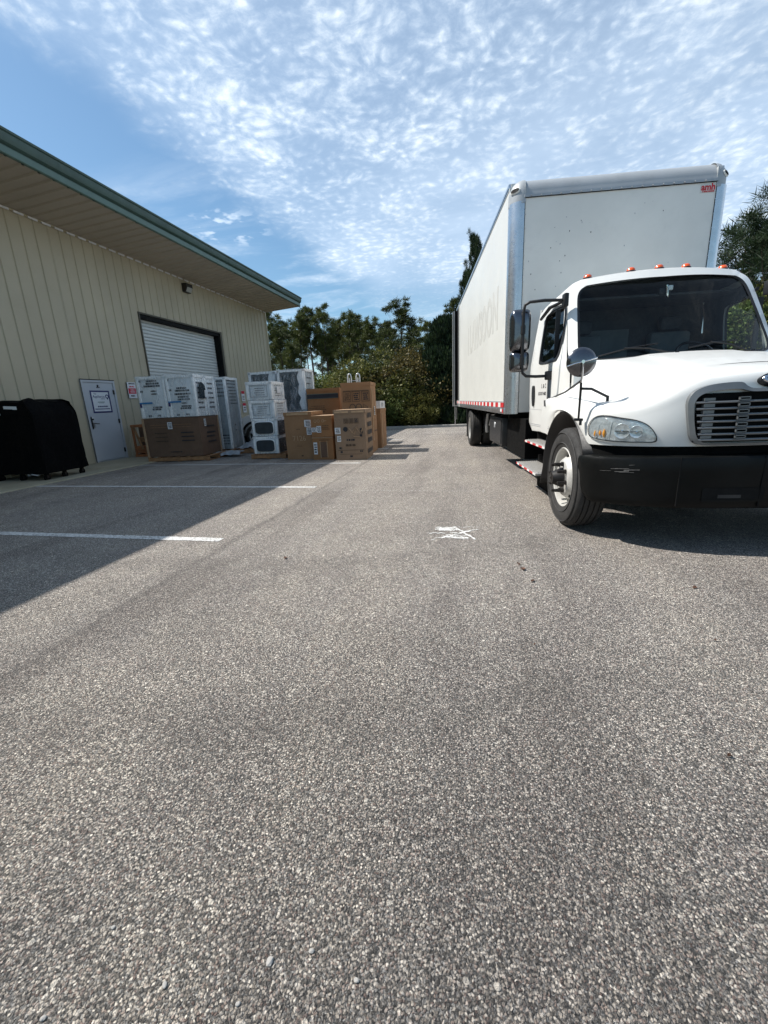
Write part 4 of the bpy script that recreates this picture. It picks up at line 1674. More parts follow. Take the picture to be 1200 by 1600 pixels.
# doors
door = [(1.035, .83), (1.4, .815), (2.02, .815), (2.065, 1.2), (2.085, 1.6), (2.06, 2.0), (2.00, 2.24), (1.90, 2.285), (1.5, 2.305), (1.27, 2.31), (1.21, 2.27), (1.06, 1.92), (.96, 1.66), (.95, 1.4)]
dl = smooth_poly([(p[0], p[1], 0) for p in door], 80, True)
for s in (-1, 1):
    side_o_save = side_o
    side_o = [(p.x, p.y) for p in dl]
    b = MB()
    loops = []
    for f, o_ in ((0, -.02), (0, .012), (.25, .012), (.5, .012), (.75, .012), (.97, .012), (1.0, .004), (1.0, -.01)):
        lp = []
        for p in win:
            p2 = Vector((p.x, p.y))
            q = ray_poly((p2 - cw_).normalized())
            r_ = p2 + (q - p2) * f
            lp.append(mp(r_.x, r_.y, s, o_))
        loops.append(lp)
    for A, C_ in zip(loops, loops[1:]):
        b.ring(A, C_, 'truck_white')
    side_o = side_o_save
    dr = b.build('door', T, smooth=35)
    b = MB()
    out_ = [mp(cw_.x + (p.x - cw_.x) * 1.04, cw_.y + (p.y - cw_.y) * 1.035, s, .018) for p in win]
    in_ = [mp(cw_.x + (p.x - cw_.x) * .94, cw_.y + (p.y - cw_.y) * .95, s, .016) for p in win]
    in2 = [mp(cw_.x + (p.x - cw_.x) * .94, cw_.y + (p.y - cw_.y) * .95, s, -.01) for p in win]
    out2 = [mp(cw_.x + (p.x - cw_.x) * 1.04, cw_.y + (p.y - cw_.y) * 1.035, s, .010) for p in win]
    b.ring(out2, out_, 'black_plastic')
    b.ring(out_, in_, 'black_plastic')
    b.ring(in_, in2, 'black_plastic')
    b.box(min(s * 1.05, s * 1.10), max(s * 1.05, s * 1.10), 1.16, 1.175, 1.64, 2.19, 'black_plastic')
    b.build('window_frame', dr, smooth=30)
    b = MB()
    lo = [mp(cw_.x + (p.x - cw_.x) * .97, cw_.y + (p.y - cw_.y) * .97, s, -.002) for p in win]
    b.add(lo, [tuple(range(len(lo)))], 'side_glass' if s < 0 else 'right_glass')
    b.build('window_glass', dr, smooth=0, recalc=False)
    b = MB()
    b.tube([mp(1.16, 2.28, s, .035), mp(1.45, 2.265, s, .05), mp(1.76, 2.19, s, .055)], [.018, .022, .018], 'black_plastic', 8)
    b.build('window_visor', dr, smooth=40)
    b = MB()
    hp = smooth_poly([(1.83, 1.115, 0), (1.80, 1.16, 0), (1.79, 1.25, 0), (1.81, 1.36, 0), (1.85, 1.385, 0), (1.895, 1.36, 0), (1.90, 1.26, 0), (1.87, 1.15, 0)], 24, True)
    b.prism([mp(p.x, p.y, s, .010) for p in hp], (s * .022, 0, 0), 'black_gloss')
    b.build('handle', dr, smooth=30)
    b = MB()
    xg = s * 1.15
    b.bbox(min(xg, xg - s * .03), max(xg, xg - s * .03), 1.115, 1.175, .93, 1.50, 'grille_grey', .01)
    b.build('grab_handle', dr, smooth=30)
    b = MB()
    for zc_, ln in ((.865, .9), (.885, .9)):
        b.box(min(s * 1.131, s * 1.134), max(s * 1.131, s * 1.134), 1.10, 2.0, zc_ - .0035, zc_ + .0035, 'alu_dull')
    b.box(min(s * 1.131, s * 1.1335), max(s * 1.131, s * 1.1335), 1.06, 1.99, 1.075, 1.079, 'alu_dull')
    b.build('door_crease', dr, smooth=0)
    if s < 0:
        b = MB()
        b.text('L & C', .075, 'ink', face_M((-1.1335, 1.40, 1.365), (0, -1, 0), (0, 0, 1)), .001, spacing=1.15)
        b.text('US DOT 4602', .058, 'ink', face_M((-1.1335, 1.46, 1.275), (0, -1, 0), (0, 0, 1)), .001)
        b.build('lettering', dr, smooth=0, recalc=False)
# --- side mirrors
for s in (-1, 1):
    b = MB()
    xo = s * 1.46
    top = [(s * 1.03, 1.05, 2.265), (s * 1.25, 1.10, 2.285), (s * 1.40, 1.14, 2.285), (s * 1.45, 1.16, 2.26), (xo, 1.17, 2.19), (xo, 1.17, 1.9), (xo, 1.16, 1.60), (s * 1.45, 1.16, 1.52), (s * 1.41, 1.16, 1.485), (s * 1.30, 1.15, 1.475), (s * 1.14, 1.14, 1.475)]
    b.tube(top, .017, 'black_plastic', 10)
    mb_ = b.build('mirror_bracket', T, smooth=50)
    b = MB()
    b.bbox(min(s * 1.02, s * 1.07), max(s * 1.02, s * 1.07), .99, 1.09, 2.19, 2.33, 'black_plastic', .012)
    b.build('bracket_mount', mb_, smooth=40)
    b = MB()
    b.bbox(min(s * 1.12, s * 1.19), max(s * 1.12, s * 1.19), 1.10, 1.19, 1.43, 1.53, 'black_plastic', .012)
    b.build('bracket_mount', mb_, smooth=40)
    for zc_, hh, hw in ((2.0, .235, .115), (1.655, .115, .108)):
        b = MB()
        rings = []
        for q, dy in ((1.0, .06), (1.0, .02), (.97, -.015), (.85, -.04), (.6, -.055), (.3, -.060), (.01, -.061)):
            rg = []
            for k in range(40):
                t = 2 * PI * k / 40
                ex = math.copysign(abs(math.cos(t)) ** .35, math.cos(t))
                ez = math.copysign(abs(math.sin(t)) ** .35, math.sin(t))
                rg.append((xo + s * .015 + hw * q * ex, 1.235 + dy, zc_ + hh * q * ez))
            rings.append(rg)
        for A, C_ in zip(rings, rings[1:]):
            b.ring(A, C_, 'mirror_steel')
        b.add(rings[0], [tuple(range(40))], 'black_gloss')
        hd = b.build('mirror_head', mb_, smooth=50)
        b = MB()
        b.lathe([(-.05, .001), (-.045, .026), (.045, .026), (.05, .001)], 'black_plastic', 16, 'Z', (xo, 1.17, zc_))
        b.tube([(xo, 1.17, zc_), (xo, 1.22, zc_)], .02, 'black_plastic')
        b.build('clamp', hd, smooth=40)
# --- round hood mirrors
for s in (-1, 1):
    b = MB()
    cx_, cy_, cz2 = s * 1.315, -.34, 1.515
    Mr = Matrix.Translation((cx_, cy_, cz2)) @ Matrix.Rotation(R(s * 6), 4, 'Z')
    b.lathe([(.012, .001), (.012, .097), (.008, .113), (-.002, .119), (-.012, .113), (-.026, .088), (-.036, .050), (-.040, .001)], 'mirror_steel', 40, 'Y', M=Mr)
    rm = b.build('hood_mirror', T, smooth=60)
    b = MB()
    b.tube([(-.116, -.028, -.03), (-.06, -.045, -.012), (0, -.055, 0), (.06, -.045, .012), (.116, -.028, .028)], .006, 'chrome', 8, M=Mr)
    b.tube([(0, -.055, 0), (.002, -.055, -.13), (.004, -.03, -.165)], .009, 'chrome', 8, M=Mr)
    b.cyl((0, -.07, 0), (0, -.03, 0), .014, 'chrome', 12, M=Mr)
    b.build('mirror_clamp', rm, smooth=50)
    b = MB()
    J = Vector((s * 1.315, -.37, 1.355))
    b.tube([J, (s * 1.31, -.36, 1.30), (s * 1.305, -.34, 1.055)], [.011, .011, .009], 'black_plastic', 8)
    b.tube([(s * 1.34, -.34, 1.045), (s * 1.27, -.34, 1.040)], .012, 'black_plastic', 8)
    b.tube([(s * 1.29, -.35, 1.05), (s * 1.29, -.35, .995)], .012, 'black_plastic', 8)
    b.tube([J + Vector((0, 0, .01)), (s * 1.24, .25, 1.28), (s * 1.19, .76, 1.235)], .009, 'black_plastic', 8)
    b.tube([(s * 1.19, .72, 1.235), (s * 1.22, .84, 1.205)], .014, 'black_plastic', 8)
    b.tube([(s * 1.21, .80, 1.215), (s * 1.25, .95, 1.13)], .010, 'black_plastic', 8)
    z2 = HZ(s * 1.05, -.30)
    b.tube([(s * 1.30, -.37, 1.30), (s * 1.22, -.355, 1.295), (s * 1.06, -.30, z2 + .035)], .011, 'black_plastic', 8)
    b.tube([(s * 1.06, -.30, z2 + .045), (s * 1.06, -.30, z2 - .01)], .013, 'black_plastic', 8)
    b.build('mirror_stay', rm, smooth=50)


# --- wheels
def tyre_prof(w_, Rr=.475):
    h = w_ / 2
    p = [(h - .035, .287), (h - .012, .292), (h + .004, .325), (h + .010, .370), (h + .006, .415), (h - .004, .448), (h - .020, .464), (h - .030, .470)]
    gx = [h - .060, h - .105, -(h - .105), -(h - .060)]
    for g in gx:
        p += [(g + .007, Rr), (g + .005, Rr - .014), (g - .005, Rr - .014), (g - .007, Rr)]
    p += [(-(h - .030), .470), (-(h - .020), .464), (-(h - .004), .448), (-(h + .006), .415), (-(h + .010), .370), (-(h + .004), .325), (-(h - .012), .292), (-(h - .035), .287)]
    return p


def wheel(x, y, s, front, name='wheel'):
    Wh = bpy.data.objects.new(name, None)
    COL.objects.link(Wh)
    Wh.parent = T
    Wh.location = (x, y, .475)
    b = MB()
    b.lathe(tyre_prof(.26), 'rubber', 72, 'X')
    # raised sidewall bands
    for rr in (.335, .43):
        b.lathe([(s * .136, rr - .006), (s * .143, rr), (s * .136, rr + .006)], 'rubber', 64, 'X')
    b.build('tyre', Wh, smooth=35)
    b = MB()
    if front:
        pr = [(s * .115, .292), (s * .125, .284), (s * .118, .272), (s * .07, .262), (s * .02, .258), (s * .035, .235), (s * .085, .200), (s * .122, .172), (s * .130, .160), (s * .130, .085)]
    else:
        pr = [(s * .115, .292), (s * .125, .284), (s * .118, .272), (s * .02, .262), (s * -.06, .255), (s * -.085, .235), (s * -.10, .19), (s * -.105, .12), (s * -.105, .085)]
    b.lathe(pr, 'wheel_white', 64, 'X')
    b.build('rim', Wh, smooth=40)
    b = MB()
    xb = s * .130 if front else s * -.105
    nh = 5
    for k in range(nh):
        t = 2 * PI * k / nh + .3
        rr = .218
        xx = s * .064 if front else s * -.088
        c = Vector((xx, rr * math.cos(t), rr * math.sin(t)))
        rg = []
        for q in range(14):
            a = 2 * PI * q / 14
            dr_, dt = .020 * math.cos(a), .034 * math.sin(a)
            r2 = rr + dr_
            xo_ = (s * (-.0 - dr_ * 1.25 + .006) if front else s * .006)
            rg.append((xx + xo_, r2 * math.cos(t) - dt * math.sin(t), r2 * math.sin(t) + dt * math.cos(t)))
        b.add(rg, [tuple(range(14))], 'frame_dark')
    b.build('hand_hole', Wh, smooth=0)
    b = MB()
    ln = .11 if front else .12
    b.lathe([(xb, .098), (xb + s * .02, .090), (xb + s * ln * .7, .066), (xb + s * ln * .9, .056), (xb + s * ln * .92, .02), (xb + s * (ln + .004), .001)], 'hub', 32, 'X')
    b.build('hub', Wh, smooth=40)
    for k in range(8):
        t = 2 * PI * k / 8 + .2
        c = (0, .137 * math.cos(t), .137 * math.sin(t))
        b = MB()
        b.lathe([(xb - s * .004, .021), (xb + s * .020, .021), (xb + s * .022, .015), (xb + s * .080, .015), (xb + s * .086, .001)], 'hub', 10, 'X', c)
        b.build('lug_nut', Wh, smooth=30)
    return Wh


wheel(-1.175, 0.0, -1, True)
wheel(1.175, 0.0, 1, True)
wheel(-1.195, 7.60, -1, False)
wheel(-.88, 7.60, 1, False)
wheel(1.195, 7.60, 1, False)
wheel(.88, 7.60, -1, False)
# chassis
b = MB()
b.box(-.48, -.38, -.6, 11.2, .66, .96, 'under')
b.box(.38, .48, -.6, 11.2, .66, .96, 'under')
b.tube([(-1.1, 0, .475), (1.1, 0, .475)], .06, 'under')
b.tube([(-1.0, 7.6, .475), (1.0, 7.6, .475)], .10, 'under')
b.lathe([(-.22, .05), (-.15, .2), (.15, .2), (.22, .05)], 'under', 20, 'X', (0, 7.6, .475))
b.box(-1.0, 1.0, 1.0, 2.4, .60, .78, 'under')
b.box(-1.16, -.55, 2.12, 3.40, .36, .93, 'under')
b.box(.55, 1.16, 2.12, 3.40, .36, .93, 'under')
b.box(-.5, .5, -.1, 2.2, .42, .62, 'under')
for y in np.arange(2.6, 10.9, .6):
    b.box(-1.30, 1.30, y, y + .07, .93, .985, 'under')
b.box(-1.33, 1.33, 2.52, 11.3, .985, 1.0, 'under')
b.tube([(0, 2.2, .6), (0, 7.4, .5)], .05, 'under')
b.build('chassis', T, smooth=30)
b = MB()
b.bbox(-1.24, -.70, 3.46, 4.78, .40, .90, 'toolbox', .015)
tb = b.build('toolbox', T, smooth=30)
b = MB()
b.box(-1.252, -1.24, 3.52, 4.72, .45, .86, 'toolbox')
b.bbox(-1.262, -1.25, 4.05, 4.17, .70, .80, 'alu_dull', .004)
b.build('lid', tb, smooth=30, bevel=0.004)
for x in (-1.04, 1.04):
    b = MB()
    b.box(x - .30, x + .30, 8.22, 8.235, .20, .95, 'rubber')
    b.build('mud_flap', T, smooth=0)
b = MB()
b.tube([(-1.0, 6.55, .93), (-1.03, 6.6, .62), (-1.0, 6.7, .42)], .035, 'alu_dull')
b.tube([(-.9, 6.35, .93), (-.95, 6.5, .6)], .05, 'alu')
b.build('strut', T, smooth=40)
# steps
for zs_, xo_, ya_, yb_ in ((.665, -1.21, .93, 1.93), (.355, -1.31, .92, 1.96)):
    for s in (1, -1):
        xa = s * xo_
        x2 = s * (xo_ + .30)
        b = MB()
        b.bbox(min(xa, x2), max(xa, x2), ya_, yb_, zs_ - .03, zs_, 'step_metal', .006)
        for q in range(9):
            xx = xa + (x2 - xa) * (.14 + q * .095)
            b.box(xx - .004, xx + .004, ya_ + .03, yb_ - .03, zs_ + .0005, zs_ + .008, 'step_metal')
        b.box(min(x2, x2 + s * .04), max(x2, x2 + s * .04), ya_, yb_, zs_ - .35, zs_ + .09, 'under')
        st = b.build('step', T, smooth=30)
        b = MB()
        xe = xa - s * (-.002) if False else xa + (-.002 if s > 0 else .002)
        yq = ya_ + .01
        k = 0
        while yq < yb_ - .03:
            y2 = min(yq + (.16 if k % 2 else .12), yb_ - .01)
            b.box(min(xe, xe - .001), max(xe, xe + .001), yq, y2, zs_ - .026, zs_ - .003, 'red_tape' if k % 2 else 'white_tape')
            yq = y2
            k += 1
        b.build('reflective_tape', st, smooth=0)
# --- cargo body
BX, BY0, BY1, BZ0, BZ1 = 1.38, 2.47, 11.40, 1.00, 3.99
b = MB()
b.box(-BX + .004, BX - .004, BY0 + .16, 9.95, 1.10, 3.93, 'box_white')
cb = b.build('side_panel', T, smooth=0)
b = MB()
b.box(-1.21, 1.21, BY0, BY0 + .05, 1.02, 3.80, 'box_front')
b.build('front_wall', T, smooth=0)
b = MB()
rs = random.Random(21)
for i in range(26):
    x, z = rs.uniform(-1.15, 1.0), rs.uniform(2.6, 3.72)
    if rs.random() < .4:
        x, z = rs.uniform(-.85, -.35), rs.uniform(3.1, 3.5)
    r_ = rs.uniform(.003, .0085)
    n = 7
    b.add([(x + r_ * math.cos(2 * PI * k / n) * rs.uniform(.5, 1.2), BY0 - .0015, z + r_ * math.sin(2 * PI * k / n) * rs.uniform(.6, 2.0)) for k in range(n)], [tuple(range(n))], 'alu_dull' if rs.random() < .5 else 'scuff')
b.build('chip', T, smooth=0, recalc=False)
b = MB()
# front roof radius
NA = 10
prof = [(BY0 + .20 - .20 * math.cos(a), 3.79 + .20 * math.sin(a)) for a in np.linspace(0, PI / 2, NA)]
CAP = 'cap_grey'
prof = [(BY0 - .012, 3.745), (BY0 - .012, 3.775)] + [(y - .004, z) for y, z in prof]
b.grid([[(-1.21, y, z) for y, z in prof], [(1.21, y, z) for y, z in prof]], CAP)
b.add([(-1.21, y, z) for y, z in prof] + [(-1.21, BY0 + .2, 3.74)], [tuple(range(len(prof) + 1))], 'box_front')
b.build('roof_cap', T, smooth=40)
b = MB()
for x in np.arange(-1.12, 1.15, .128):
    b.lathe([(-.002, .009), (-.016, .007), (-.018, .001)], 'alu_dull', 8, 'Y', (x, BY0 - .011, 3.757))
b.box(-1.205, 1.205, BY0 - .0135, BY0 - .0005, 3.737, 3.743, 'frame_dark')
for s in (-1, 1):
    for z in np.arange(1.15, 3.75, .16):
        b.lathe([(-.002, .007), (-.012, .006), (-.014, .001)], 'alu_dull', 8, 'Y', (s * 1.195, BY0 - .002, z))
b.build('rivet_strip', T, smooth=30)
b = MB()
b.box(-BX + .03, BX - .03, BY0 + .19, BY1 - .03, 3.90, 3.985, 'box_white')
b.build('roof_panel', T, smooth=0)
for s in (-1, 1):
    # corner posts
    b = MB()
    rp = .14
    pts = [(s * (BX - rp + rp * math.sin(a)), BY0 + rp - rp * math.cos(a)) for a in np.linspace(0, PI / 2, 12)]
    pts = [(s * 1.20, BY0 - .004)] + [(x, y - .004) for x, y in pts] + [(s * BX, BY0 + .20)]
    b.grid([[(x, y, 1.0) for x, y in pts], [(x, y, 3.71) for x, y in pts]], 'alu')
    b.box(min(s * 1.197, s * 1.203), max(s * 1.197, s * 1.203), BY0 - .008, BY0 + .0, 1.0, 3.74, 'frame_dark')
    b.build('corner_post', T, smooth=40)
    b = MB()
    # casting at the top corner: superellipsoid octant
    rows = []
    for i in range(13):
        ph = PI / 2 * i / 12
        row = []
        for j in range(13):
            th = PI / 2 * j / 12
            x = BX - .19 + .195 * math.sin(th) * math.cos(ph) ** .8
            y = BY0 + .19 - .198 * math.cos(th) * math.cos(ph) ** .8
            z = 3.80 + .195 * math.sin(ph)
            row.append((s * x, y, z))
        rows.append(row)
    pre = [(p[0], p[1], 3.69) for p in rows[0]]
    b.grid([pre] + rows, CAP)
    b.grid([[(p[0] + s * .004, p[1] - .004, 3.685) for p in pre], [(p[0] + s * .004, p[1] - .004, 3.712) for p in pre]], 'alu_dull')
    b.box(min(s * 1.19, s * 1.205), max(s * 1.19, s * 1.205), BY0 - .010, BY0 + .15, 3.70, 3.90, CAP)
    cst = b.build('corner_casting', T, smooth=50)
    b = MB()
    Mh = Matrix.Translation((s * 1.315, BY0 + .064, 3.840)) @ Matrix.Rotation(s * R(40), 4, 'Z') @ Matrix.Rotation(R(-18), 4, 'X')
    rg = [(.062 * math.cos(t), -.022, .030 * math.sin(t)) for t in np.linspace(0, 2 * PI, 24, endpoint=False)]
    b.add(rg, [tuple(range(24))], 'frame_dark', Mh)
    b.ring([(p[0] * 1.25, -.010, p[2] * 1.45) for p in rg], [(p[0], -.024, p[2]) for p in rg], 'box_front', Mh)
    b.build('casting_slot', cst, smooth=40)
    # rails
    b = MB()
    b.bbox(min(s * (BX - .05), s * (BX + .006)), max(s * (BX - .05), s * (BX + .006)), BY0 + .2, BY1, 3.90, 3.99, 'alu', .01)
    b.box(min(s * (BX + .006), s * (BX + .008)), max(s * (BX + .006), s * (BX + .008)), BY0 + .2, BY1, 3.925, 3.940, 'frame_dark')
    b.build('top_rail', T, smooth=30)
    b = MB()
    b.bbox(min(s * (BX - .05), s * (BX + .008)), max(s * (BX - .05), s * (BX + .008)), BY0 + .1, BY1, 1.0, 1.09, 'alu', .006)
    b.box(min(s * (BX - .05), s * (BX + .005)), max(s * (BX - .05), s * (BX + .005)), BY0 + .16, BY1, 1.0905, 1.185, 'alu_dull')
    for y in np.arange(BY0 + .25, 9.9, .15):
        b.lathe([(0, .006), (s * .006, .005), (s * .007, .001)], 'alu_dull', 6, 'X', (s * (BX + .005), y, 1.176))
    b.build('bottom_rail', T, smooth=30)
    b = MB()
    yq = BY0 + .14
    k = 0
    while yq < 10.9:
        y2 = yq + (.20 if k % 2 else .26)
        b.box(min(s * (BX + .0062), s * (BX + .0085)), max(s * (BX + .0062), s * (BX + .0085)), yq, y2, 1.095, 1.165, 'white_tape' if k % 2 else 'red_tape')
        yq = y2
        k += 1
    b.box(min(s * (BX + .009), s * (BX + .0105)), max(s * (BX + .009), s * (BX + .0105)), BY0 + .17, BY0 + .25, 1.015, 1.075, 'red_tape')
    b.box(min(s * (BX + .009), s * (BX + .0105)), max(s * (BX + .009), s * (BX + .0105)), BY0 + .27, BY0 + .40, 1.03, 1.075, 'label_white')
    b.build('reflective_tape', T, smooth=0)
    # rear frame: post, dark recess, post
    b = MB()
    b.box(min(s * (BX - .06), s * (BX + .012)), max(s * (BX - .06), s * (BX + .012)), 9.95, 10.12, 1.0, 3.93, 'box_white')
    b.box(min(s * (BX - .20), s * (BX - .0)), max(s * (BX - .20), s * (BX - .0)), 10.125, 11.2, 1.0, 3.93, 'under')
    b.box(min(s * (BX - .05), s * (BX + .065)), max(s * (BX - .05), s * (BX + .065)), 10.90, 11.02, 1.04, 3.93, 'under')
    b.box(min(s * (BX - .0), s * (BX + .085)), max(s * (BX - .0), s * (BX + .085)), 11.10, 11.14, 1.02, 3.95, 'box_white')
    b.box(min(s * (BX - .0), s * (BX + .10)), max(s * (BX - .0), s * (BX + .10)), 11.16, 11.20, 1.03, 3.94, 'under')
    b.box(min(s * (BX - .0), s * (BX + .125)), max(s * (BX - .0), s * (BX + .125)), 11.22, 11.26, 1.0, 3.95, 'box_white')
    b.tube([(s * (BX + .05), 11.15, 1.05), (s * (BX + .03), 11.3, .34)], .018, 'alu')
    b.tube([(s * (BX - .0), 11.10, 1.05), (s * (BX - .02), 11.25, .55)], .012, 'alu_dull')
    b.build('rear_frame', T, smooth=30)
b = MB()
b.box(-BX + .2, BX - .2, 11.0, 11.2, 1.0, 3.93, 'box_white')
b.box(-1.0, 1.0, 11.2, 11.5, .5, 1.0, 'under')
b.build('rear_door', T, smooth=0)
# ghost of removed lettering on the flank
b = MB()
b.text('I LAWSOON', 0.86, 'ghost', face_M((-BX + .0025, 5.55, 2.565), (0, -1, 0), (0, 0, 1)), .0008, spacing=1.02, bold=.025)
gt = b
ys_ = [v[1] for v in gt.v]
w0, w1 = min(ys_), max(ys_)
gt.v = [(v[0], 3.35 + (v[1] - w0) / (w1 - w0) * 4.25, v[2]) for v in gt.v]
gt.build('faded_lettering', cb, smooth=0, recalc=False)
b = MB()
b.box(1.005, 1.195, BY0 - .0035, BY0 - .0005, 3.625, 3.725, 'box_white')
b.text('amh', .100, 'red_tape', face_M((1.10, BY0 - .004, 3.685), (1, 0, 0), (0, 0, 1)), .001, bold=.004)
dashes(b, face_M((1.10, BY0 - .005, 3.638), (1, 0, 0), (0, 0, 1)), .17, .018, 1, 'red_tape', 9, 1, .9)
b.build('maker_sticker', T, smooth=0, recalc=False)

# the cargo body stands slightly taller and wider than its panels were laid out
for ch in T.children:
    if ch.name.split('.')[0] in ('side_panel', 'front_wall', 'chip', 'roof_cap', 'rivet_strip', 'roof_panel', 'corner_post', 'corner_casting', 'top_rail', 'bottom_rail', 'reflective_tape', 'rear_frame', 'rear_door', 'maker_sticker'):
        for q in [ch] + list(ch.children):
            for vv in q.data.vertices:
                if vv.co.z > 0.99:
                    vv.co.z = 1.0 + (vv.co.z - 1.0) * 1.030
                vv.co.x *= 1.012 if vv.co.x > 0 else 1.0

# ================================================================== GOODS
def wob(v, amp, f, seed):
    n_ = mnoise.noise_vector(Vector(v) * f + Vector((seed * 7.3, seed * 3.1, seed)))
    return n_ * amp


def carton(name, label, x, y, rz, w_, d_, h_, z0=0.0, seed=1, mat='card', lid=True, group=None, cat='cardboard box', parts=True):
    """front-left-bottom corner at x,y; front faces -Y (rotated by rz)"""
    o = thing(name, label, cat, (x, y, z0), rz, group)
    b = MB()
    n = 10
    g = 0.006
    def skin(P_):
        return [[tuple(Vector(p) + wob(p, .006, 2.2, seed)) for p in row] for row in P_]
    L_ = np.linspace(g, w_ - g, n)
    Dp = np.linspace(g, d_ - g, n)
    H_ = np.linspace(0.002, h_, n)
    b.grid(skin([[(a, g, c) for a in L_] for c in H_]), mat)
    b.grid(skin([[(a, d_ - g, c) for a in L_] for c in H_]), mat)
    b.grid(skin([[(g, a, c) for a in Dp] for c in H_]), mat)
    b.grid(skin([[(w_ - g, a, c) for a in Dp] for c in H_]), mat)
    b.grid(skin([[(a, c, h_) for a in L_] for c in Dp]), mat)
    b.build('carton_body', o, smooth=40)
    if lid:
        b = MB()
        b.box(-.004, w_ + .004, -.004, .004, h_ - .075, h_ + .006, mat)
        b.box(-.004, .004, .004, d_ + .004, h_ - .075, h_ + .006, mat)
        b.box(w_ - .004, w_ + .004, .004, d_ + .004, h_ - .075, h_ + .006, mat)
        b.box(.004, w_ - .004, .004, d_ + .004, h_ + .001, h_ + .007, 'card_edge')
        b.build('lid', o, smooth=0)
    return o


def sticker(o, w_, h_, u, v, right, up, org, seed=0, name='shipping_label'):
    """rect sticker centred at org (local)"""
    b = MB()
    M = face_M(org, right, up)
    b.add([(-w_ / 2, -h_ / 2, .0015), (w_ / 2, -h_ / 2, .0015), (w_ / 2, h_ / 2, .0015), (-w_ / 2, h_ / 2, .0015)], [(0, 1, 2, 3)], 'label_white', M)
    dashes(b, M, w_ * .8, h_ * .8, 4, 'ink', seed, .9, .6, .0028)
    return b.build(name, o, smooth=0, recalc=False)


FR = lambda x, z, y=-.006: face_M((x, y, z), (1, 0, 0), (0, 0, 1))


def SR(x, y, z):
    return face_M((x, y, z), (0, 1, 0), (0, 0, 1))


def outline_rect(b, M, w_, h_, t, m, d=0.0):
    for q in ((-w_ / 2, w_ / 2, h_ / 2 - t, h_ / 2), (-w_ / 2, w_ / 2, -h_ / 2, -h_ / 2 + t), (-w_ / 2, -w_ / 2 + t, -h_ / 2 + t, h_ / 2 - t), (w_ / 2 - t, w_ / 2, -h_ / 2 + t, h_ / 2 - t)):
        b.add([(q[0], q[2], d), (q[1], q[2], d), (q[1], q[3], d), (q[0], q[3], d)], [(0, 1, 2, 3)], m, M)


def blob_outline(b, M, r, t, m, squash=1.0, n=20, d=0.0):
    A = [(r * math.cos(2 * PI * k / n), r * squash * math.sin(2 * PI * k / n), d) for k in range(n)]
    C_ = [((r - t) * math.cos(2 * PI * k / n), (r * squash - t) * math.sin(2 * PI * k / n), d) for k in range(n)]
    b.ring(A, C_, m, M)


def fullrect(b, M, w_, h_, m, d=0.0):
    b.add([(-w_ / 2, -h_ / 2, d), (w_ / 2, -h_ / 2, d), (w_ / 2, h_ / 2, d), (-w_ / 2, h_ / 2, d)], [(0, 1, 2, 3)], m, M)


# --- box 1 (left front)
o = carton('cardboard_box', 'plain brown carton with two white labels at top right, left end of front row', -4.46, 9.61, R(.2), .70, .80, 1.11, 0, 1, mat='card')
sticker(o, .17, .16, 0, 0, (1, 0, 0), (0, 0, 1), (.60, -.009, .85), 1)
sticker(o, .12, .17, 0, 0, (1, 0, 0), (0, 0, 1), (.62, -.009, .67), 2)
b = MB()
b.text('7126', .17, 'tape_tan', FR(.36, .50, -.010), .001, spacing=1.0, shear=-.1)
dashes(b, FR(.34, .72, -.009), .10, .02, 1, 'ink_faint', 3)
dashes(b, FR(.34, .33, -.009), .16, .06, 2, 'ink_faint', 4, 1, .25)
dashes(b, FR(.40, .09, -.009), .06, .05, 1, 'ink_faint', 5)
b.build('printing', o, smooth=0, recalc=False)
b = MB()
b.box(.08, .62, -.0065, -.0045, 1.05, 1.095, 'tape_tan')
b.build('packing_tape', o, smooth=0)
# --- box 2 lower / upper
o = carton('cardboard_box', 'small brown carton at the bottom of the narrow two box stack in the front row', -3.745, 9.49, R(-.2), .52, .75, .52, 0, 2, lid=False, mat='card_orange')
sticker(o, .09, .28, 0, 0, (1, 0, 0), (0, 0, 1), (.08, -.010, .27), 3)
b = MB()
b.box(.20, .36, -.0075, -.0055, .06, .42, 'card_dark')
for x in (.20, .37):
    b.box(x - .008, x + .006, -.0095, -.008, .05, .44, 'tape_tan')
b.box(.0, .52, -.009, -.006, .505, .525, 'card_edge')
dashes(b, FR(.30, .46, -.010), .3, .03, 1, 'ink_faint', 8)
b.build('printing', o, smooth=0, recalc=False)
o = carton('cardboard_box', 'small orange brown carton with white labels on top of the narrow two box stack', -3.745, 9.49, R(-1.5), .53, .75, .48, .53, 3, lid=True, mat='card_orange')
sticker(o, .12, .10, 0, 0, (1, 0, 0), (0, 0, 1), (.08, -.010, .17), 5)
sticker(o, .11, .15, 0, 0, (1, 0, 0), (0, 0, 1), (.20, -.010, .18), 6)
b = MB()
for xx in (.12, .20, .31):
    blob_outline(b, FR(xx, .37, -.010), .035, .010, 'tape_tan')
b.box(.31, .40, -.0105, -.0095, .365, .375, 'tape_tan')
dashes(b, FR(.36, .22, -.010), .2, .12, 3, 'ink_faint', 4, 1, .3)
b.build('printing', o, smooth=0, recalc=False)
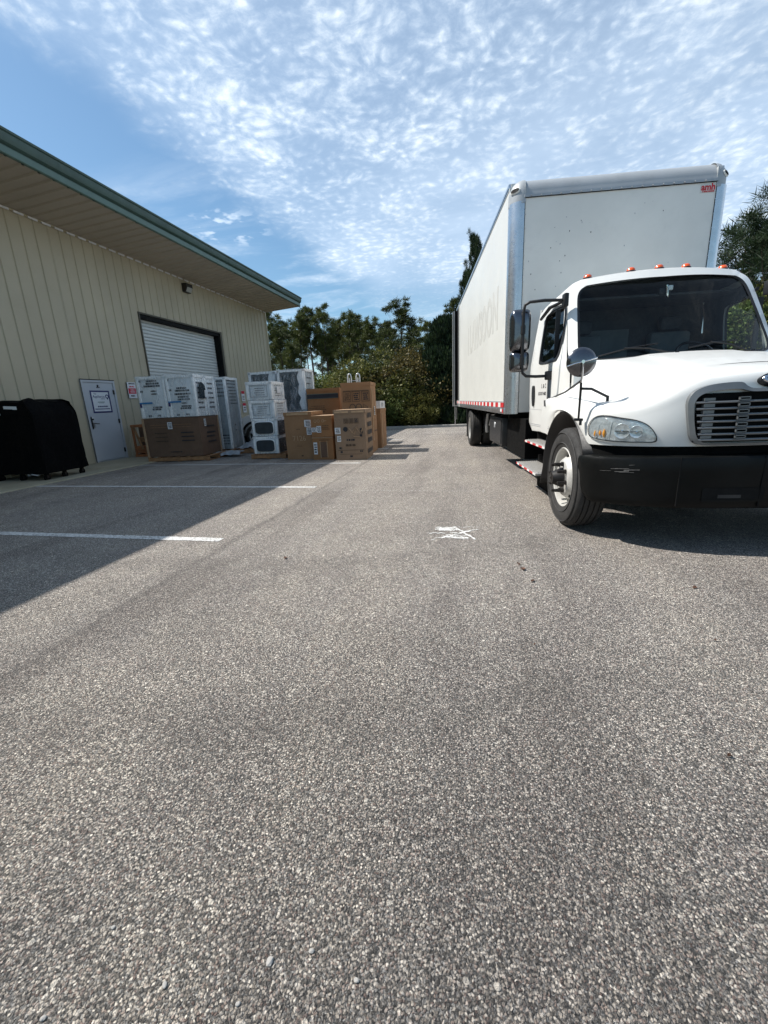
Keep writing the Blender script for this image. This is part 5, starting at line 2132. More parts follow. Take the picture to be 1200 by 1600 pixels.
# --- box 3
o = carton('cardboard_box', 'brown carton with black handling symbols and a pale scrawl, right end of the front row', -3.12, 9.32, R(3.9), .72, .95, 1.12, 0, 4, mat='card_pale')
sticker(o, .13, .14, 0, 0, (1, 0, 0), (0, 0, 1), (.08, -.012, .67), 7)
sticker(o, .09, .13, 0, 0, (1, 0, 0), (0, 0, 1), (.10, -.012, .49), 8)
b = MB()
for k, xx in enumerate((.28, .40, .52)):
    outline_rect(b, FR(xx, .88, -.010), .10, .11, .008, 'ink_faint')
    dashes(b, FR(xx, .88, -.010), .07, .08, 3, 'ink' if k == 2 else 'ink_faint', 20 + k, 1, .7)
disc_ = [(.055 * math.cos(t), .055 * math.sin(t), 0) for t in np.linspace(0, 2 * PI, 20, endpoint=False)]
b.add(disc_, [tuple(range(20))], 'ink', FR(.26, .70, -.010))
dashes(b, FR(.62, .62, -.010), .08, .20, 3, 'ink', 31, 1, .8)
dashes(b, FR(.36, .46, -.010), .24, .05, 1, 'ink', 32, 1, .8)
dashes(b, FR(.36, .34, -.010), .26, .06, 1, 'ink_faint', 33, 1, .8)
for xx, zz_ in ((.12, .28), (.60, .20), (.36, .09), (.14, .19)):
    dashes(b, FR(xx, zz_, -.010), .07, .05, 1, 'ink', int(xx * 100), 1, .8)
b.box(.06, .66, -.0105, -.0095, .225, .235, 'ink_faint')
b.box(.10, .62, -.0105, -.0095, .135, .142, 'ink_faint')
for z in (.98, .78, .60, .42):
    dashes(b, SR(.727, .50, z), .62, .13, 1, 'ink', int(z * 50), 1, .8)
dashes(b, SR(.727, .50, .18), .7, .12, 1, 'ink', 77, 1, .8)
b.build('printing', o, smooth=0, recalc=False)
b = MB()
rs = random.Random(2)
for q in (((.40, .62), (.52, .76), (.46, .58)), ((.34, .72), (.44, .60)), ((.50, .74), (.60, .60), (.66, .72)), ((.44, .54), (.60, .52))):
    b.tube([(a, -.012, c) for a, c in q], .006, 'tape_tan', 4)
b.build('tape_scrawl', o, smooth=0)
b = MB()
b.box(.03, .34, -.0065, -.0045, 1.06, 1.10, 'tape_tan')
b.box(.42, .70, -.0065, -.0045, 1.06, 1.10, 'tape_tan')
b.build('packing_tape', o, smooth=0)
# --- tall box with plastic loops
o = carton('cardboard_box', 'tallest brown carton, with framed symbols high on its front, behind the symbol printed box', -3.31, 10.62, R(4.5), .76, .85, 1.755, 0, 5)
b = MB()
for k, xx in enumerate((.15, .38, .62)):
    outline_rect(b, FR(xx, 1.42, -.010), .20, .25, .012, 'ink_faint')
    dashes(b, FR(xx, 1.42, -.010), .14, .19, 4, 'ink' if k else 'ink_faint', 40 + k, 1, .6)
b.box(.05, .71, -.0105, -.0095, 1.55, 1.565, 'ink_faint')
for xx in (.28, .44, .60):
    blob_outline(b, FR(xx, 1.15, -.010), .08, .014, 'ink', 1.2, 3 if xx > .5 else 20)
b.build('printing', o, smooth=0, recalc=False)
sticker(o, .14, .22, 0, 0, (0, 1, 0), (0, 0, 1), (.766, .45, 1.05), 11)
b = MB()
b.box(.765, .768, .10, .16, .30, 1.60, 'tape_tan')
b.box(.765, .768, .30, .75, .52, .55, 'card_dark')
b.build('packing_tape', o, smooth=0)
o2 = thing('plastic_loop', 'pair of clear upright loop handles standing on top of the tallest brown carton', 'loop handles', (-3.13, 10.85, 1.762), R(4.5))
b = MB()
for xx in (0.0, .22):
    pts = [(xx - .042, 0, 0), (xx - .045, 0, .14), (xx - .03, 0, .20), (xx, 0, .225), (xx + .03, 0, .20), (xx + .045, 0, .14), (xx + .042, 0, 0)]
    b.tube(pts, .017, 'loop_clear', 8)
    b.cyl((xx, -.02, .0), (xx, -.02, .12), .012, 'loop_clear', 8)
b.tube([(0, 0, .05), (.22, 0, .05)], .008, 'loop_clear', 6)
b.build('loop', o2, smooth=50)
# --- striped box
o = carton('cardboard_box', 'orange brown carton with one black stripe across its top edge, behind the front row', -4.52, 11.35, R(.5), .93, .8, 1.68, 0, 6, mat='card_orange')
b = MB()
b.box(.01, .90, -.012, -.0075, 1.42, 1.545, 'fascia_green')
b.box(.01, .90, -.0125, -.0121, 1.43, 1.535, 'ink')
dashes(b, FR(.30, 1.15, -.010), .5, .2, 4, 'ink_faint', 51, .8, .25)
b.build('printing', o, smooth=0, recalc=False)
# --- two at the back right
o = carton('cardboard_box', 'brown carton behind and right of the tallest carton, with a white wrapped box on top', -3.28, 11.74, R(1), .72, .8, 1.08, 0, 7)
b = MB()
b.box(.725, .728, .12, .17, .1, .95, 'tape_tan')
b.build('packing_tape', o, smooth=0)
o = carton('cardboard_box', 'small pale box topping the carton at the far right of the pile', -3.28, 11.76, R(1), .72, .7, .20, 1.09, 8, mat='label_white', lid=False)
sticker(o, .2, .12, 0, 0, (0, 1, 0), (0, 0, 1), (.726, .3, .1), 12)
o = carton('cardboard_box', 'brown carton hidden at the very back right of the pile', -3.75, 12.8, R(0), .72, .8, 1.0, 0, 9)


# --- pallets
def pallet(label, x, y, rz, w_, d_, group='wooden pallets under the goods', h_=.13, mat='wood', slats=7):
    o = thing('pallet', label, 'pallet', (x, y, 0), rz, group)
    for k in range(3):
        b = MB()
        yy_ = k * (d_ - .04) / 2
        b.box(0, w_, yy_, yy_ + .04, .018, h_ - .018, mat)
        b.build('stringer', o, smooth=0, bevel=0.003)
    for k in range(slats):
        b = MB()
        xx = k * (w_ - .09) / (slats - 1)
        b.box(xx, xx + .09, -.01, d_ + .01, h_ - .0175, h_, mat)
        b.build('deck_board', o, smooth=0, bevel=0.003)
    for k in range(3):
        b = MB()
        xx = k * (w_ - .09) / 2
        b.box(xx, xx + .09, -.005, d_ + .005, 0.002, .0175, mat)
        b.build('bottom_board', o, smooth=0)
    return o


# --- wrapped appliance
def wrapped(name, label, x, y, rz, w_, d_, z0, h_, seed, kind='washer', group=None, cat='appliance', frontcol='appl_white', sidecol='appl_white'):
    o = thing(name, label, cat, (x, y, z0), rz, group)
    b = MB()
    b.bbox(0.02, w_ - .02, 0.02, d_ - .02, 0.004, h_ - .01, frontcol, .02)
    body = b.build('cabinet', o, smooth=40)
    rs_ = random.Random(seed)
    # foam corner posts and top cap
    b = MB()
    for xx in (.0, w_ - .07):
        for yy_ in (.0, d_ - .07):
            b.bbox(xx, xx + .07, yy_, yy_ + .07, 0.006, h_, 'foam', .012)
    b.build('corner_post', o, smooth=40)
    b = MB()
    n = 12
    rows = []
    for j in range(n):
        rows.append([(a, d_ * j / (n - 1), h_ + .004 + .018 * abs(mnoise.noise(Vector((a * 6, j * .8, seed)))) + .02 * max(0, mnoise.noise(Vector((a * 3, j * .3, seed + 5))))) for a in np.linspace(0, w_, n)])
    b.grid(rows, 'foam')
    for edge in (0, n - 1):
        b.grid([rows[edge], [(p[0], p[1], h_ - .05 - .03 * abs(mnoise.noise(Vector((p[0] * 9, 3, seed))))) for p in rows[edge]]], 'foam')
    for edge in (0, n - 1):
        cl_ = [r_[edge] for r_ in rows]
        b.grid([cl_, [(p[0], p[1], h_ - .05 - .03 * abs(mnoise.noise(Vector((p[1] * 9, 3, seed))))) for p in cl_]], 'foam')
    b.build('top_cap', o, smooth=50)
    b = MB()
    if kind == 'window':      # small unit with a dark window, rounded
        def rr(wx, wz, d):
            return [(w_ / 2 + wx * math.copysign(abs(math.cos(t)) ** .4, math.cos(t)), d, h_ * .48 + wz * math.copysign(abs(math.sin(t)) ** .4, math.sin(t))) for t in np.linspace(0, 2 * PI, 32, endpoint=False)]
        m = 'appl_dark' if frontcol == 'appl_white' else 'appl_grey'
        b.add(rr(w_ * .36, h_ * .34, -.034), [tuple(range(32))], m)
        b.ring(rr(w_ * .385, h_ * .385, -.010), rr(w_ * .36, h_ * .34, -.037), 'foam')
        b.box(.03, w_ - .03, .012, .0195, .012, .03, 'foam')
        b.box(.035, .065, .010, .0195, h_ * .55, h_ * .7, 'ink')
        b.build('door_window', o, smooth=30, recalc=False)
    elif kind == 'drum':
        cz = h_ * .55
        b.lathe([(0.0175, .001), (.015, .19), (.010, .20), (.010, .225), (.0195, .235)], 'appl_dark', 32, 'Y', (w_ / 2, 0, cz))
        b.build('drum_door', o, smooth=30)
    elif kind == 'tall':
        b.box(w_ * .12, w_ * .80, .012, .0185, .02, h_ * .95, 'appl_glass')
        b.build('glass_door', o, smooth=0)
        b = MB()
        pts = []
        for k in range(30):
            z = .02 + (h_ - .05) * k / 29
            pts.append((w_ * .80 + .05 * mnoise.noise(Vector((0, z * 5, seed))) - .05 * abs(math.sin(z * 9)), z))
        b.grid([[(p[0], .008, p[1]) for p in pts], [(w_ - .005, .004, p[1]) for p in pts]], 'foam')
        b.build('foam_edge', o, smooth=30, recalc=False)
    # print marks on the front and right side
    b = MB()
    if kind in ('washer', 'drum'):
        hs = (.90, .84, .78) if seed % 2 == 0 else (.70, .64, .56, .49, .43)
        for k, hh_ in enumerate(hs):
            dashes(b, face_M((w_ * .55, .0095 - .001, h_ * hh_), (1, 0, 0), (0, 0, 1)), w_ * (.42 + .10 * (k % 3)), h_ * .045, 1, 'ink', seed * 10 + k, .95, .95)
        dashes(b, face_M((w_ * .60, .0095 - .001, h_ * .24), (1, 0, 0), (0, 0, 1)), w_ * .4, h_ * .10, 2, 'ink', seed * 10 + 9, .95, .8)
        for q in ((.1, .9), (.12, .66), (.3, .06), (.62, .06)):
            dashes(b, face_M((w_ * q[0], .0095 - .001, h_ * q[1]), (1, 0, 0), (0, 0, 1)), .09, h_ * .05, 1, 'ink', seed * 7 + int(q[0] * 50), 1, .9)
        for q in ((.66, .59) if seed % 2 == 0 else (.34, .27)):
            disc(b, [(w_ * .57 + .085 * math.cos(t), .0085, h_ * (q) + .018 * math.sin(t)) for t in np.linspace(0, 2 * PI, 16, endpoint=False)], 'ink', Matrix.Identity(4))
        for k in range(6):
            dashes(b, face_M((w_ - .009, d_ * .5, h_ * (.82 - .12 * k)), (0, 1, 0), (0, 0, 1)), d_ * .6, h_ * .07, 1, 'ink', seed * 13 + k, .9, .6)
    elif kind == 'fridge':
        for k in range(9):
            dashes(b, face_M((w_ * .5, .0085, h_ * (.95 - .05 * k if k < 5 else .20 - .04 * (k - 5))), (1, 0, 0), (0, 0, 1)), w_ * .8, h_ * .022, 1, 'ink', seed * 10 + k, .9, .7)
        for k in range(8):
            dashes(b, face_M((w_ - .009, d_ * .5, h_ * (.96 - .045 * k)), (0, 1, 0), (0, 0, 1)), d_ * .7, h_ * .02, 1, 'ink', seed * 13 + k, .9, .7)
        for z in (.26, .34):
            disc(b, [(w_ - .009, d_ * .45 + .05 * math.cos(t), h_ * z + .022 * math.sin(t)) for t in np.linspace(0, 2 * PI, 12, endpoint=False)], 'ink', Matrix.Identity(4))
    else:
        for k in range(5):
            dashes(b, face_M((w_ - .012, d_ * .5, h_ * (.8 - .14 * k)), (0, 1, 0), (0, 0, 1)), d_ * .6, h_ * .06, 1, 'ink', seed * 13 + k, .9, .5)
        if kind == 'wrap_window':
            outline_rect(b, face_M((w_ * .48, .009, h_ * .5), (1, 0, 0), (0, 0, 1)), w_ * .68, h_ * .66, .018, 'appl_grey')
            for k in range(4):
                dashes(b, face_M((w_ * .52, .0085, h_ * (.66 - .12 * k)), (1, 0, 0), (0, 0, 1)), w_ * .45, h_ * .07, 1, 'ink', seed * 13 + k, .9, .5)
            dashes(b, face_M((w_ * .08, .0085, h_ * .6), (1, 0, 0), (0, 0, 1)), .05, h_ * .2, 2, 'ink', seed, 1, .8)
    b.build('printing', o, smooth=0, recalc=False)
    # stretch film
    b = MB()
    n = 22
    def S_(P_):
        return [[tuple(Vector(p) + wob(p, .010, 5, seed) + wob(p, .006, 14, seed + 2)) for p in row] for row in P_]
    e = .014
    X_ = np.linspace(-e, w_ + e, n)
    Y_ = np.linspace(-e, d_ + e, n)
    Z_ = np.linspace(0.01, h_ + .03, n)
    b.grid(S_([[(a, -e, c) for a in X_] for c in Z_]), 'film')
    b.grid(S_([[(w_ + e, a, c) for a in Y_] for c in Z_]), 'film')
    b.grid(S_([[(-e, a, c) for a in Y_] for c in Z_]), 'film')
    b.grid(S_([[(a, d_ + e, c) for a in X_] for c in Z_]), 'film')
    b.build('stretch_film', o, smooth=60, recalc=False)
    return o


# pallet group A: big brown carton with four wrapped washers on top
pallet('low wooden pallet under the wide dark brown carton beside the crates', -8.31, 9.52, R(6.2), 1.67, 1.15)
ra = R(7)
ca, sa = math.cos(ra), math.sin(ra)
ax0, ay0 = -8.24, 9.51


def A_(x, y):
    return ax0 + x * ca - y * sa, ay0 + x * sa + y * ca


o = carton('cardboard_box', 'wide dark brown carton on a wooden pallet carrying the wrapped white washers', ax0, ay0, ra, 1.46, 1.02, .97, .135, 21, mat='card_dark', lid=False)
b = MB()
for xx in (.42, 1.12):
    for k, z in enumerate((.60, .50, .40)):
        b.box(xx - .17, xx + .17, -.012, -.0095, z - .014, z + .012, 'ink_faint' if xx < 1 else 'ink')
for z in (.74, .80):
    b.box(.15, 1.25, -.0115, -.0095, z, z + .008, 'card')
dashes(b, FR(.75, .12, -.011), .4, .04, 1, 'ink', 4)
for k, z in enumerate((.72, .56, .46, .32)):
    dashes(b, SR(1.463, .55, z), .5, .05, 1, 'ink', 60 + k, 1, .8)
b.build('printing', o, smooth=0, recalc=False)
sticker(o, .12, .17, 0, 0, (1, 0, 0), (0, 0, 1), (.69, -.014, .78), 14)
sticker(o, .10, .18, 0, 0, (0, 1, 0), (0, 0, 1), (1.464, .30, .82), 15)
b = MB()
b.box(-.03, .02, -.035, -.012, -.0, .98, 'card_edge')
b.box(1.44, 1.475, 1.0, 1.05, -.0, .98, 'card_edge')
b.build('edge_protector', o, smooth=0)
k = 0
for (xx, yy_, lb) in ((-.02, 0, 'white shrink wrapped washer with blue tape, left one on top of the wide dark carton'), (.735, 0, 'white shrink wrapped washer with blue tape, right one on top of the wide dark carton'),
                      (-.02, .56, 'wrapped washer behind the left blue taped washer'), (.735, .56, 'wrapped washer behind the right blue taped washer')):
    x, y = A_(xx, yy_)
    o = wrapped('wrapped_washer', lb, x, y, ra, .74, .53, 1.112, 1.0, 30 + k, 'washer', 'washers stacked on the wide carton')
    if k < 2:
        b = MB()
        b.box(.02, .36, -.020, -.016, .355, .395, 'blue_tape')
        b.box(.02, .07, -.022, -.018, .27, .36, 'sign_navy')
        b.build('blue_tape', o, smooth=0)
    k += 1
# an arch-windowed end face on the right
o = thing('care_sheet', 'dark arch shaped print sheet on the side of the right blue taped washer', 'label', (*A_(1.505, .30), 1.112), ra)
b = MB()
arch = [(-.17, .44), (-.17, .66)] + [(-.17 * math.cos(t), .66 + .17 * math.sin(t)) for t in np.linspace(.2, PI - .2, 14)] + [(.17, .66), (.17, .44)]
b.prism([(0.012, y, z) for y, z in arch], (.002, 0, 0), 'appl_dark')
b.box(.016, .019, .10, .27, .46, .64, 'label_white')
b.build('print_sheet', o, smooth=0)

# B: tall wrapped units
pallet('splintered pallet under the tall wrapped refrigerators', -7.35, 10.95, R(8), 1.6, 1.0)
for k, (x, y, w_, d_, h_, lb) in enumerate(((-7.72, 11.0, .56, .80, 1.98, 'tall wrapped refrigerator nearest the roll-up door, left one of the tall wrapped pair'),
                                            (-7.14, 11.08, .34, .85, 1.98, 'tall wrapped refrigerator with dark bands of print, right one of the tall wrapped pair'))):
    wrapped('wrapped_refrigerator', lb, x, y, R(7.5), w_, d_, .135, h_, 50 + k, 'fridge', 'tall wrapped refrigerators', 'refrigerator', 'appl_grey')
# loose film at their feet
o = thing('plastic_scrap', 'crumpled clear plastic film heaped at the foot of the tall wrapped refrigerators', 'plastic', (-6.75, 11.2, .0), 0)
b = MB()
rows = []
for j in range(22):
    rows.append([(a, .85 * j / 21, .10 + .22 * max(0, 1 - abs(a - .4) * 1.8) * max(0, 1 - abs(j / 21 - .45) * 1.7) * 1.3 + .09 * mnoise.noise(Vector((a * 8, j * .5, 3)))) for a in np.linspace(0, .85, 22)])
b.grid(rows, 'film_grey')
b.build('crumpled_film', o, smooth=20)
o = thing('plastic_scrap', 'flat torn film trailing off the pallet right of the wide dark carton', 'plastic', (-6.95, 10.25, .0), R(10))
b = MB()
rows = []
for j in range(14):
    rows.append([(a, .5 * j / 13, .115 + .05 * mnoise.noise(Vector((a * 9, j * .7, 9))) - .05 * (j < 2)) for a in np.linspace(0, .75, 18)])
b.grid(rows, 'film_grey')
b.build('crumpled_film', o, smooth=20)

# C: stack of four small units on a pallet
pallet('thin wooden pallet under the stack of four white units', -5.53, 9.80, R(3), .92, .95, h_=.12)
cx0, cy0 = -5.46, 9.86
names = (('window', 'bottom one of the four stacked white units, with a dark rounded window'),
         ('window', 'second from the bottom of the four stacked white units, with a dark rounded window'),
         ('wrap_window', 'second from the top of the four stacked white units, under cloudy film'),
         ('wrap_window', 'topmost of the four stacked white units, cloudy film, white label on its side'))
zz0 = .122
for k, (kd, lb) in enumerate(names):
    h_ = .435
    dx = (0.0, 0.01, -.015, -.035)[k]
    o = wrapped('wrapped_oven', lb, cx0 + dx, cy0 + (0.0, .01, .01, 0)[k], R(3 + k * .5), .66, .85, zz0, h_ - .012, 70 + k, kd, 'white units stacked four high', 'appliance', 'appl_white')
    if k < 2:
        b = MB()
        b.box(.648, .652, .06, .80, .02, h_ - .06, 'appl_dark')
        b.build('side_panel', o, smooth=0)
    if k == 3:
        b = MB()
        b.box(.676, .680, .30, .50, .16, .32, 'label_white')
        b.build('shipping_label', o, smooth=0)
    zz0 += h_ + .002

# D: tall dark-glass units behind
o = thing('pallet', None, None, (0, 0, 0))
bpy.data.objects.remove(o)
for k, (x, y, lb, kd) in enumerate(((-5.44, 11.55, 'upper wrapped unit with a dark glass door and ragged white foam edge behind brown boxes', 'tall'),
                                    (-6.42, 11.75, 'upper wrapped unit with a dark window strip, behind the stack of four white units', 'tall'))):
    wrapped('wrapped_freezer', lb, x, y, R(0), .82, .70, 1.13, 1.10, 90 + k, kd, 'wrapped freezers stacked two high', 'freezer', 'appl_grey')
    wrapped('wrapped_freezer', ('lower wrapped unit under the ragged foam one, mostly hidden by brown boxes' if k == 0 else 'lower wrapped unit hidden behind the stack of four white units'), x, y + .02, R(0), .82, .70, .02, 1.09, 95 + k, 'washer', 'wrapped freezers stacked two high', 'freezer', 'appl_grey')

# crates leaning at the wall between door and pallet A
o = thing('wooden_crate', 'open orange brown wooden crate standing against the wall right of the entry door', 'crate', (-9.66, 10.62, .025), R(8))
b = MB()
for x in (0, .62):
    for y in (0, .45):
        b.box(x, x + .05, y, y + .05, 0, .88, 'wood_orange')
b.build('corner_post', o, smooth=0, bevel=.003)
b = MB()
for z in (.0, .84):
    b.box(0, .67, -.02, -.001, z, z + .07, 'wood_orange')
    b.box(0, .67, .501, .52, z, z + .07, 'wood_orange')
    b.box(.671, .69, 0, .5, z, z + .07, 'wood_orange')
    b.box(-.02, -.001, 0, .5, z, z + .07, 'wood_orange')
b.box(.02, .65, .02, .48, .10, .30, 'wood_orange')
b.box(.02, .65, .30, .32, .30, .84, 'card_dark')
b.box(.20, .42, -.018, .0, .42, .56, 'wood')
b.build('rail', o, smooth=0, bevel=.003)
for k, (x0, x1) in enumerate(((.05, .30), (.40, .62))):
    b = MB()
    b.prism([(x0, -.03, .86), (x0 + .06, -.03, .86), (x1 + .06, -.12, .22), (x1, -.12, .22)], (0, .03, 0), 'wood')
    b.build('leaning_board', o, smooth=0)

# black padded covers on wheels
bc = thing('covered_cart', 'black fabric covered cart on small casters against the tan wall, left of the entry door', 'cart', (-9.82, 6.80, 0), R(3))
b = MB()
W_, D_, H0, H1 = 1.37, 1.04, .17, 1.57
n = 28


def cart_skin(u, v, face):
    """u along the face 0..1, v height 0..1"""
    z = H0 + (H1 - H0) * v
    inset = .11 * sstep((v - .80) / .20) ** 1.5 - .03 * (1 - v)
    sag = .055 * mnoise.noise(Vector((u * 3, v * 2, face * 5)))
    fold = .007 * math.sin(u * 38 + 3 * mnoise.noise(Vector((u * 2, v, face)))) * (1 - v) ** .7 + .014 * mnoise.noise(Vector((u * 12, v * 3, face * 3 + 1)))
    zz_ = z - (.05 * abs(mnoise.noise(Vector((u * 5, 2, face)))) if v < .02 else 0) + (.05 * mnoise.noise(Vector((u * 3.1, 7, face))) * sstep((v - .7) / .3))
    d = -inset + sag + fold
    if face == 0:
        return (W_ * u + (d if u > .5 else -d) * abs(2 * u - 1), -d, zz_)
    if face == 1:
        return (W_ + d, D_ * u - (d) * (1 - 2 * u) * -1 * 0, zz_)
    if face == 2:
        return (W_ * (1 - u), D_ + d, zz_)
    return (-d, D_ * (1 - u), zz_)


loops = []
for j in range(n + 1):
    lp = []
    for f in range(4):
        for i in range(n):
            lp.append(cart_skin(i / n, j / n, f))
    loops.append(lp)
for q in (.85, .5, .1):
    lp = []
    c = Vector((W_ / 2, D_ / 2, H1 + .02))
    for p in loops[n]:
        p = Vector(p)
        r_ = c + (p - c) * q
        r_.z += .03 + .05 * mnoise.noise(Vector((r_.x * 4, r_.y * 4, 2)))
        lp.append(tuple(r_))
    loops.append(lp)
for A, C_ in zip(loops, loops[1:]):
    b.ring(A, C_, 'black_cloth')
b.build('cover', bc, smooth=50)
b = MB()
b.box(.03, W_ - .03, .03, D_ - .03, .15, .20, 'under')
b.build('deck', bc, smooth=0)
for (x, y) in ((.18, .10), (W_ - .10, .10), (W_ - .10, D_ - .08), (.18, D_ - .08), (.72, .08), (W_ - .1, .52)):
    b = MB()
    b.cyl((x - .02, y, .065), (x + .02, y, .065), .062, 'under', 18)
    b.box(x - .03, x + .03, y - .03, y + .03, .12, .15, 'under')
    b.box(x - .028, x - .023, y - .02, y + .03, .06, .13, 'hub')
    b.box(x + .023, x + .028, y - .02, y + .03, .06, .13, 'hub')
    b.build('caster', bc, smooth=40)
b = MB()
M = face_M((.98, -.045, 1.47), (1, 0, -.06), (0, 0, 1))
fullrect(b, M, .30, .055, 'label_white')
fullrect(b, face_M((1.08, -.046, 1.45), (1, 0, -.06), (0, 0, 1)), .10, .04, 'label_white')
b.build('white_tag', bc, smooth=0)
b = MB()
dashes(b, face_M((.66, -.05, 1.38), (1, 0, 0), (0, 0, 1)), .14, .10, 2, 'appl_grey', 3, 1, .7)
b.build('grey_tag', bc, smooth=0, recalc=False)
b = MB()
b.box(.96, 1.00, -.02, .02, .12, .25, 'alu_dull')
b.tube([(1.1, -.06, .16), (1.2, -.02, .13), (1.25, .0, .16)], .012, 'alu_dull')
b.build('latch', bc, smooth=0)

# parked white car, mostly hidden behind the goods
cr = thing('parked_car', 'white car mostly hidden behind the stacked goods, a front wheel and fender showing', 'car', (-8.0, 13.1, 0), 0)
b = MB()
sec = [(0, .35, .72), (.12, .30, .86), (.5, .28, 1.02), (1.15, .28, 1.10), (1.25, .28, 1.12), (2.3, .28, 1.12), (3.9, .28, 1.12), (4.4, .30, 1.05), (4.55, .38, .80)]
rows = []
for x, z0, z1 in sec:
    nar = .10 if x in (0, 4.55) else (.03 if x in (.12, 4.4) else 0)
    rows.append([(x, .12 + nar, z0), (x, .02 + nar, .5), (x, 0 + nar, .75 if z1 > .8 else .6), (x, .08 + nar, z1 - .04), (x, .3, z1), (x, 1.5, z1), (x, 1.72 - nar, z1 - .04), (x, 1.8 - nar, .75 if z1 > .8 else .6), (x, 1.78 - nar, .5), (x, 1.68 - nar, z0)])
b.grid(rows, 'car_white')
b.add(rows[0], [tuple(range(10))], 'car_white')
b.add(rows[-1], [tuple(range(10))], 'car_white')
b.build('body', cr, smooth=35)
b = MB()
b.prism([(1.2, .14, 1.11), (1.85, .22, 1.62), (3.6, .22, 1.64), (4.3, .14, 1.10)], (0, 1.52, 0), 'appl_dark')
b.build('cabin_glass', cr, smooth=0, bevel=.05)
b = MB()
b.prism([(1.80, .20, 1.60), (1.95, .20, 1.66), (3.5, .20, 1.68), (3.65, .20, 1.62)], (0, 1.56, 0), 'car_white')
b.build('roof', cr, smooth=0, bevel=.04)
for xx in (.85, 3.65):
    for yy_ in (0.0, 1.55):
        Wh = bpy.data.objects.new('wheel', None)
        COL.objects.link(Wh)
        Wh.parent = cr
        Wh.location = (xx, yy_, .36)
        b = MB()
        b.lathe([(.02, .22), (.0, .24), (-.012, .29), (.0, .34), (.03, .36), (.20, .36), (.24, .33), (.24, .22)], 'rubber', 40, 'Y')
        b.lathe([(-.030, .395), (-.028, .47), (.10, .47), (.10, .395)], 'under', 40, 'Y')
        b.lathe([(.05, .39), (.05, .001)], 'under', 40, 'Y')
        b.build('tyre', Wh, smooth=40)
        b = MB()
        b.lathe([(.0, .235), (.02, .225), (.03, .20)], 'alu', 32, 'Y')
        b.lathe([(.015, .05), (.012, .001)], 'alu', 16, 'Y')
        for k in range(5):
            t = 2 * PI * k / 5
            b.tube([(.0 + .03 * math.cos(t), .02, .03 * math.sin(t)), (.21 * math.cos(t), .02, .21 * math.sin(t))], [.028, .018], 'alu', 6)
        b.build('rim', Wh, smooth=40)

# ================================================================== VEGETATION
def mesh_from(name, verts, faces, mats, mi):
    me = bpy.data.meshes.new(name)
    verts = np.asarray(verts, dtype=np.float32)
    faces = np.asarray(faces, dtype=np.int32)
    k = faces.shape[1]
    me.vertices.add(len(verts))
    me.vertices.foreach_set('co', verts.ravel())
    me.loops.add(faces.size)
    me.loops.foreach_set('vertex_index', faces.ravel())
    me.polygons.add(len(faces))
    me.polygons.foreach_set('loop_start', np.arange(0, faces.size, k, dtype=np.int32))
    for m in mats:
        me.materials.append(MATS[m])
    me.update(calc_edges=True)
    return me


def blades(c, dirs, length, width, rng):
    """thin tapering blades: base centre c (n,3), dirs (n,3)"""
    n = len(c)
    up = rng.normal(size=(n, 3))
    side = np.cross(dirs, up)
    side /= np.linalg.norm(side, axis=1, keepdims=True) + 1e-9
    l = length * rng.uniform(.6, 1.2, (n, 1))
    w_ = width * rng.uniform(.7, 1.3, (n, 1))
    mid = c + dirs * l * .45
    tip = c + dirs * l
    v = np.stack([c, mid + side * w_, tip, mid - side * w_], 1).reshape(-1, 3)
    f = np.arange(4 * n).reshape(n, 4)
    return v, f


def unit(n, rng):
    d = rng.normal(size=(n, 3))
    return d / np.linalg.norm(d, axis=1, keepdims=True)


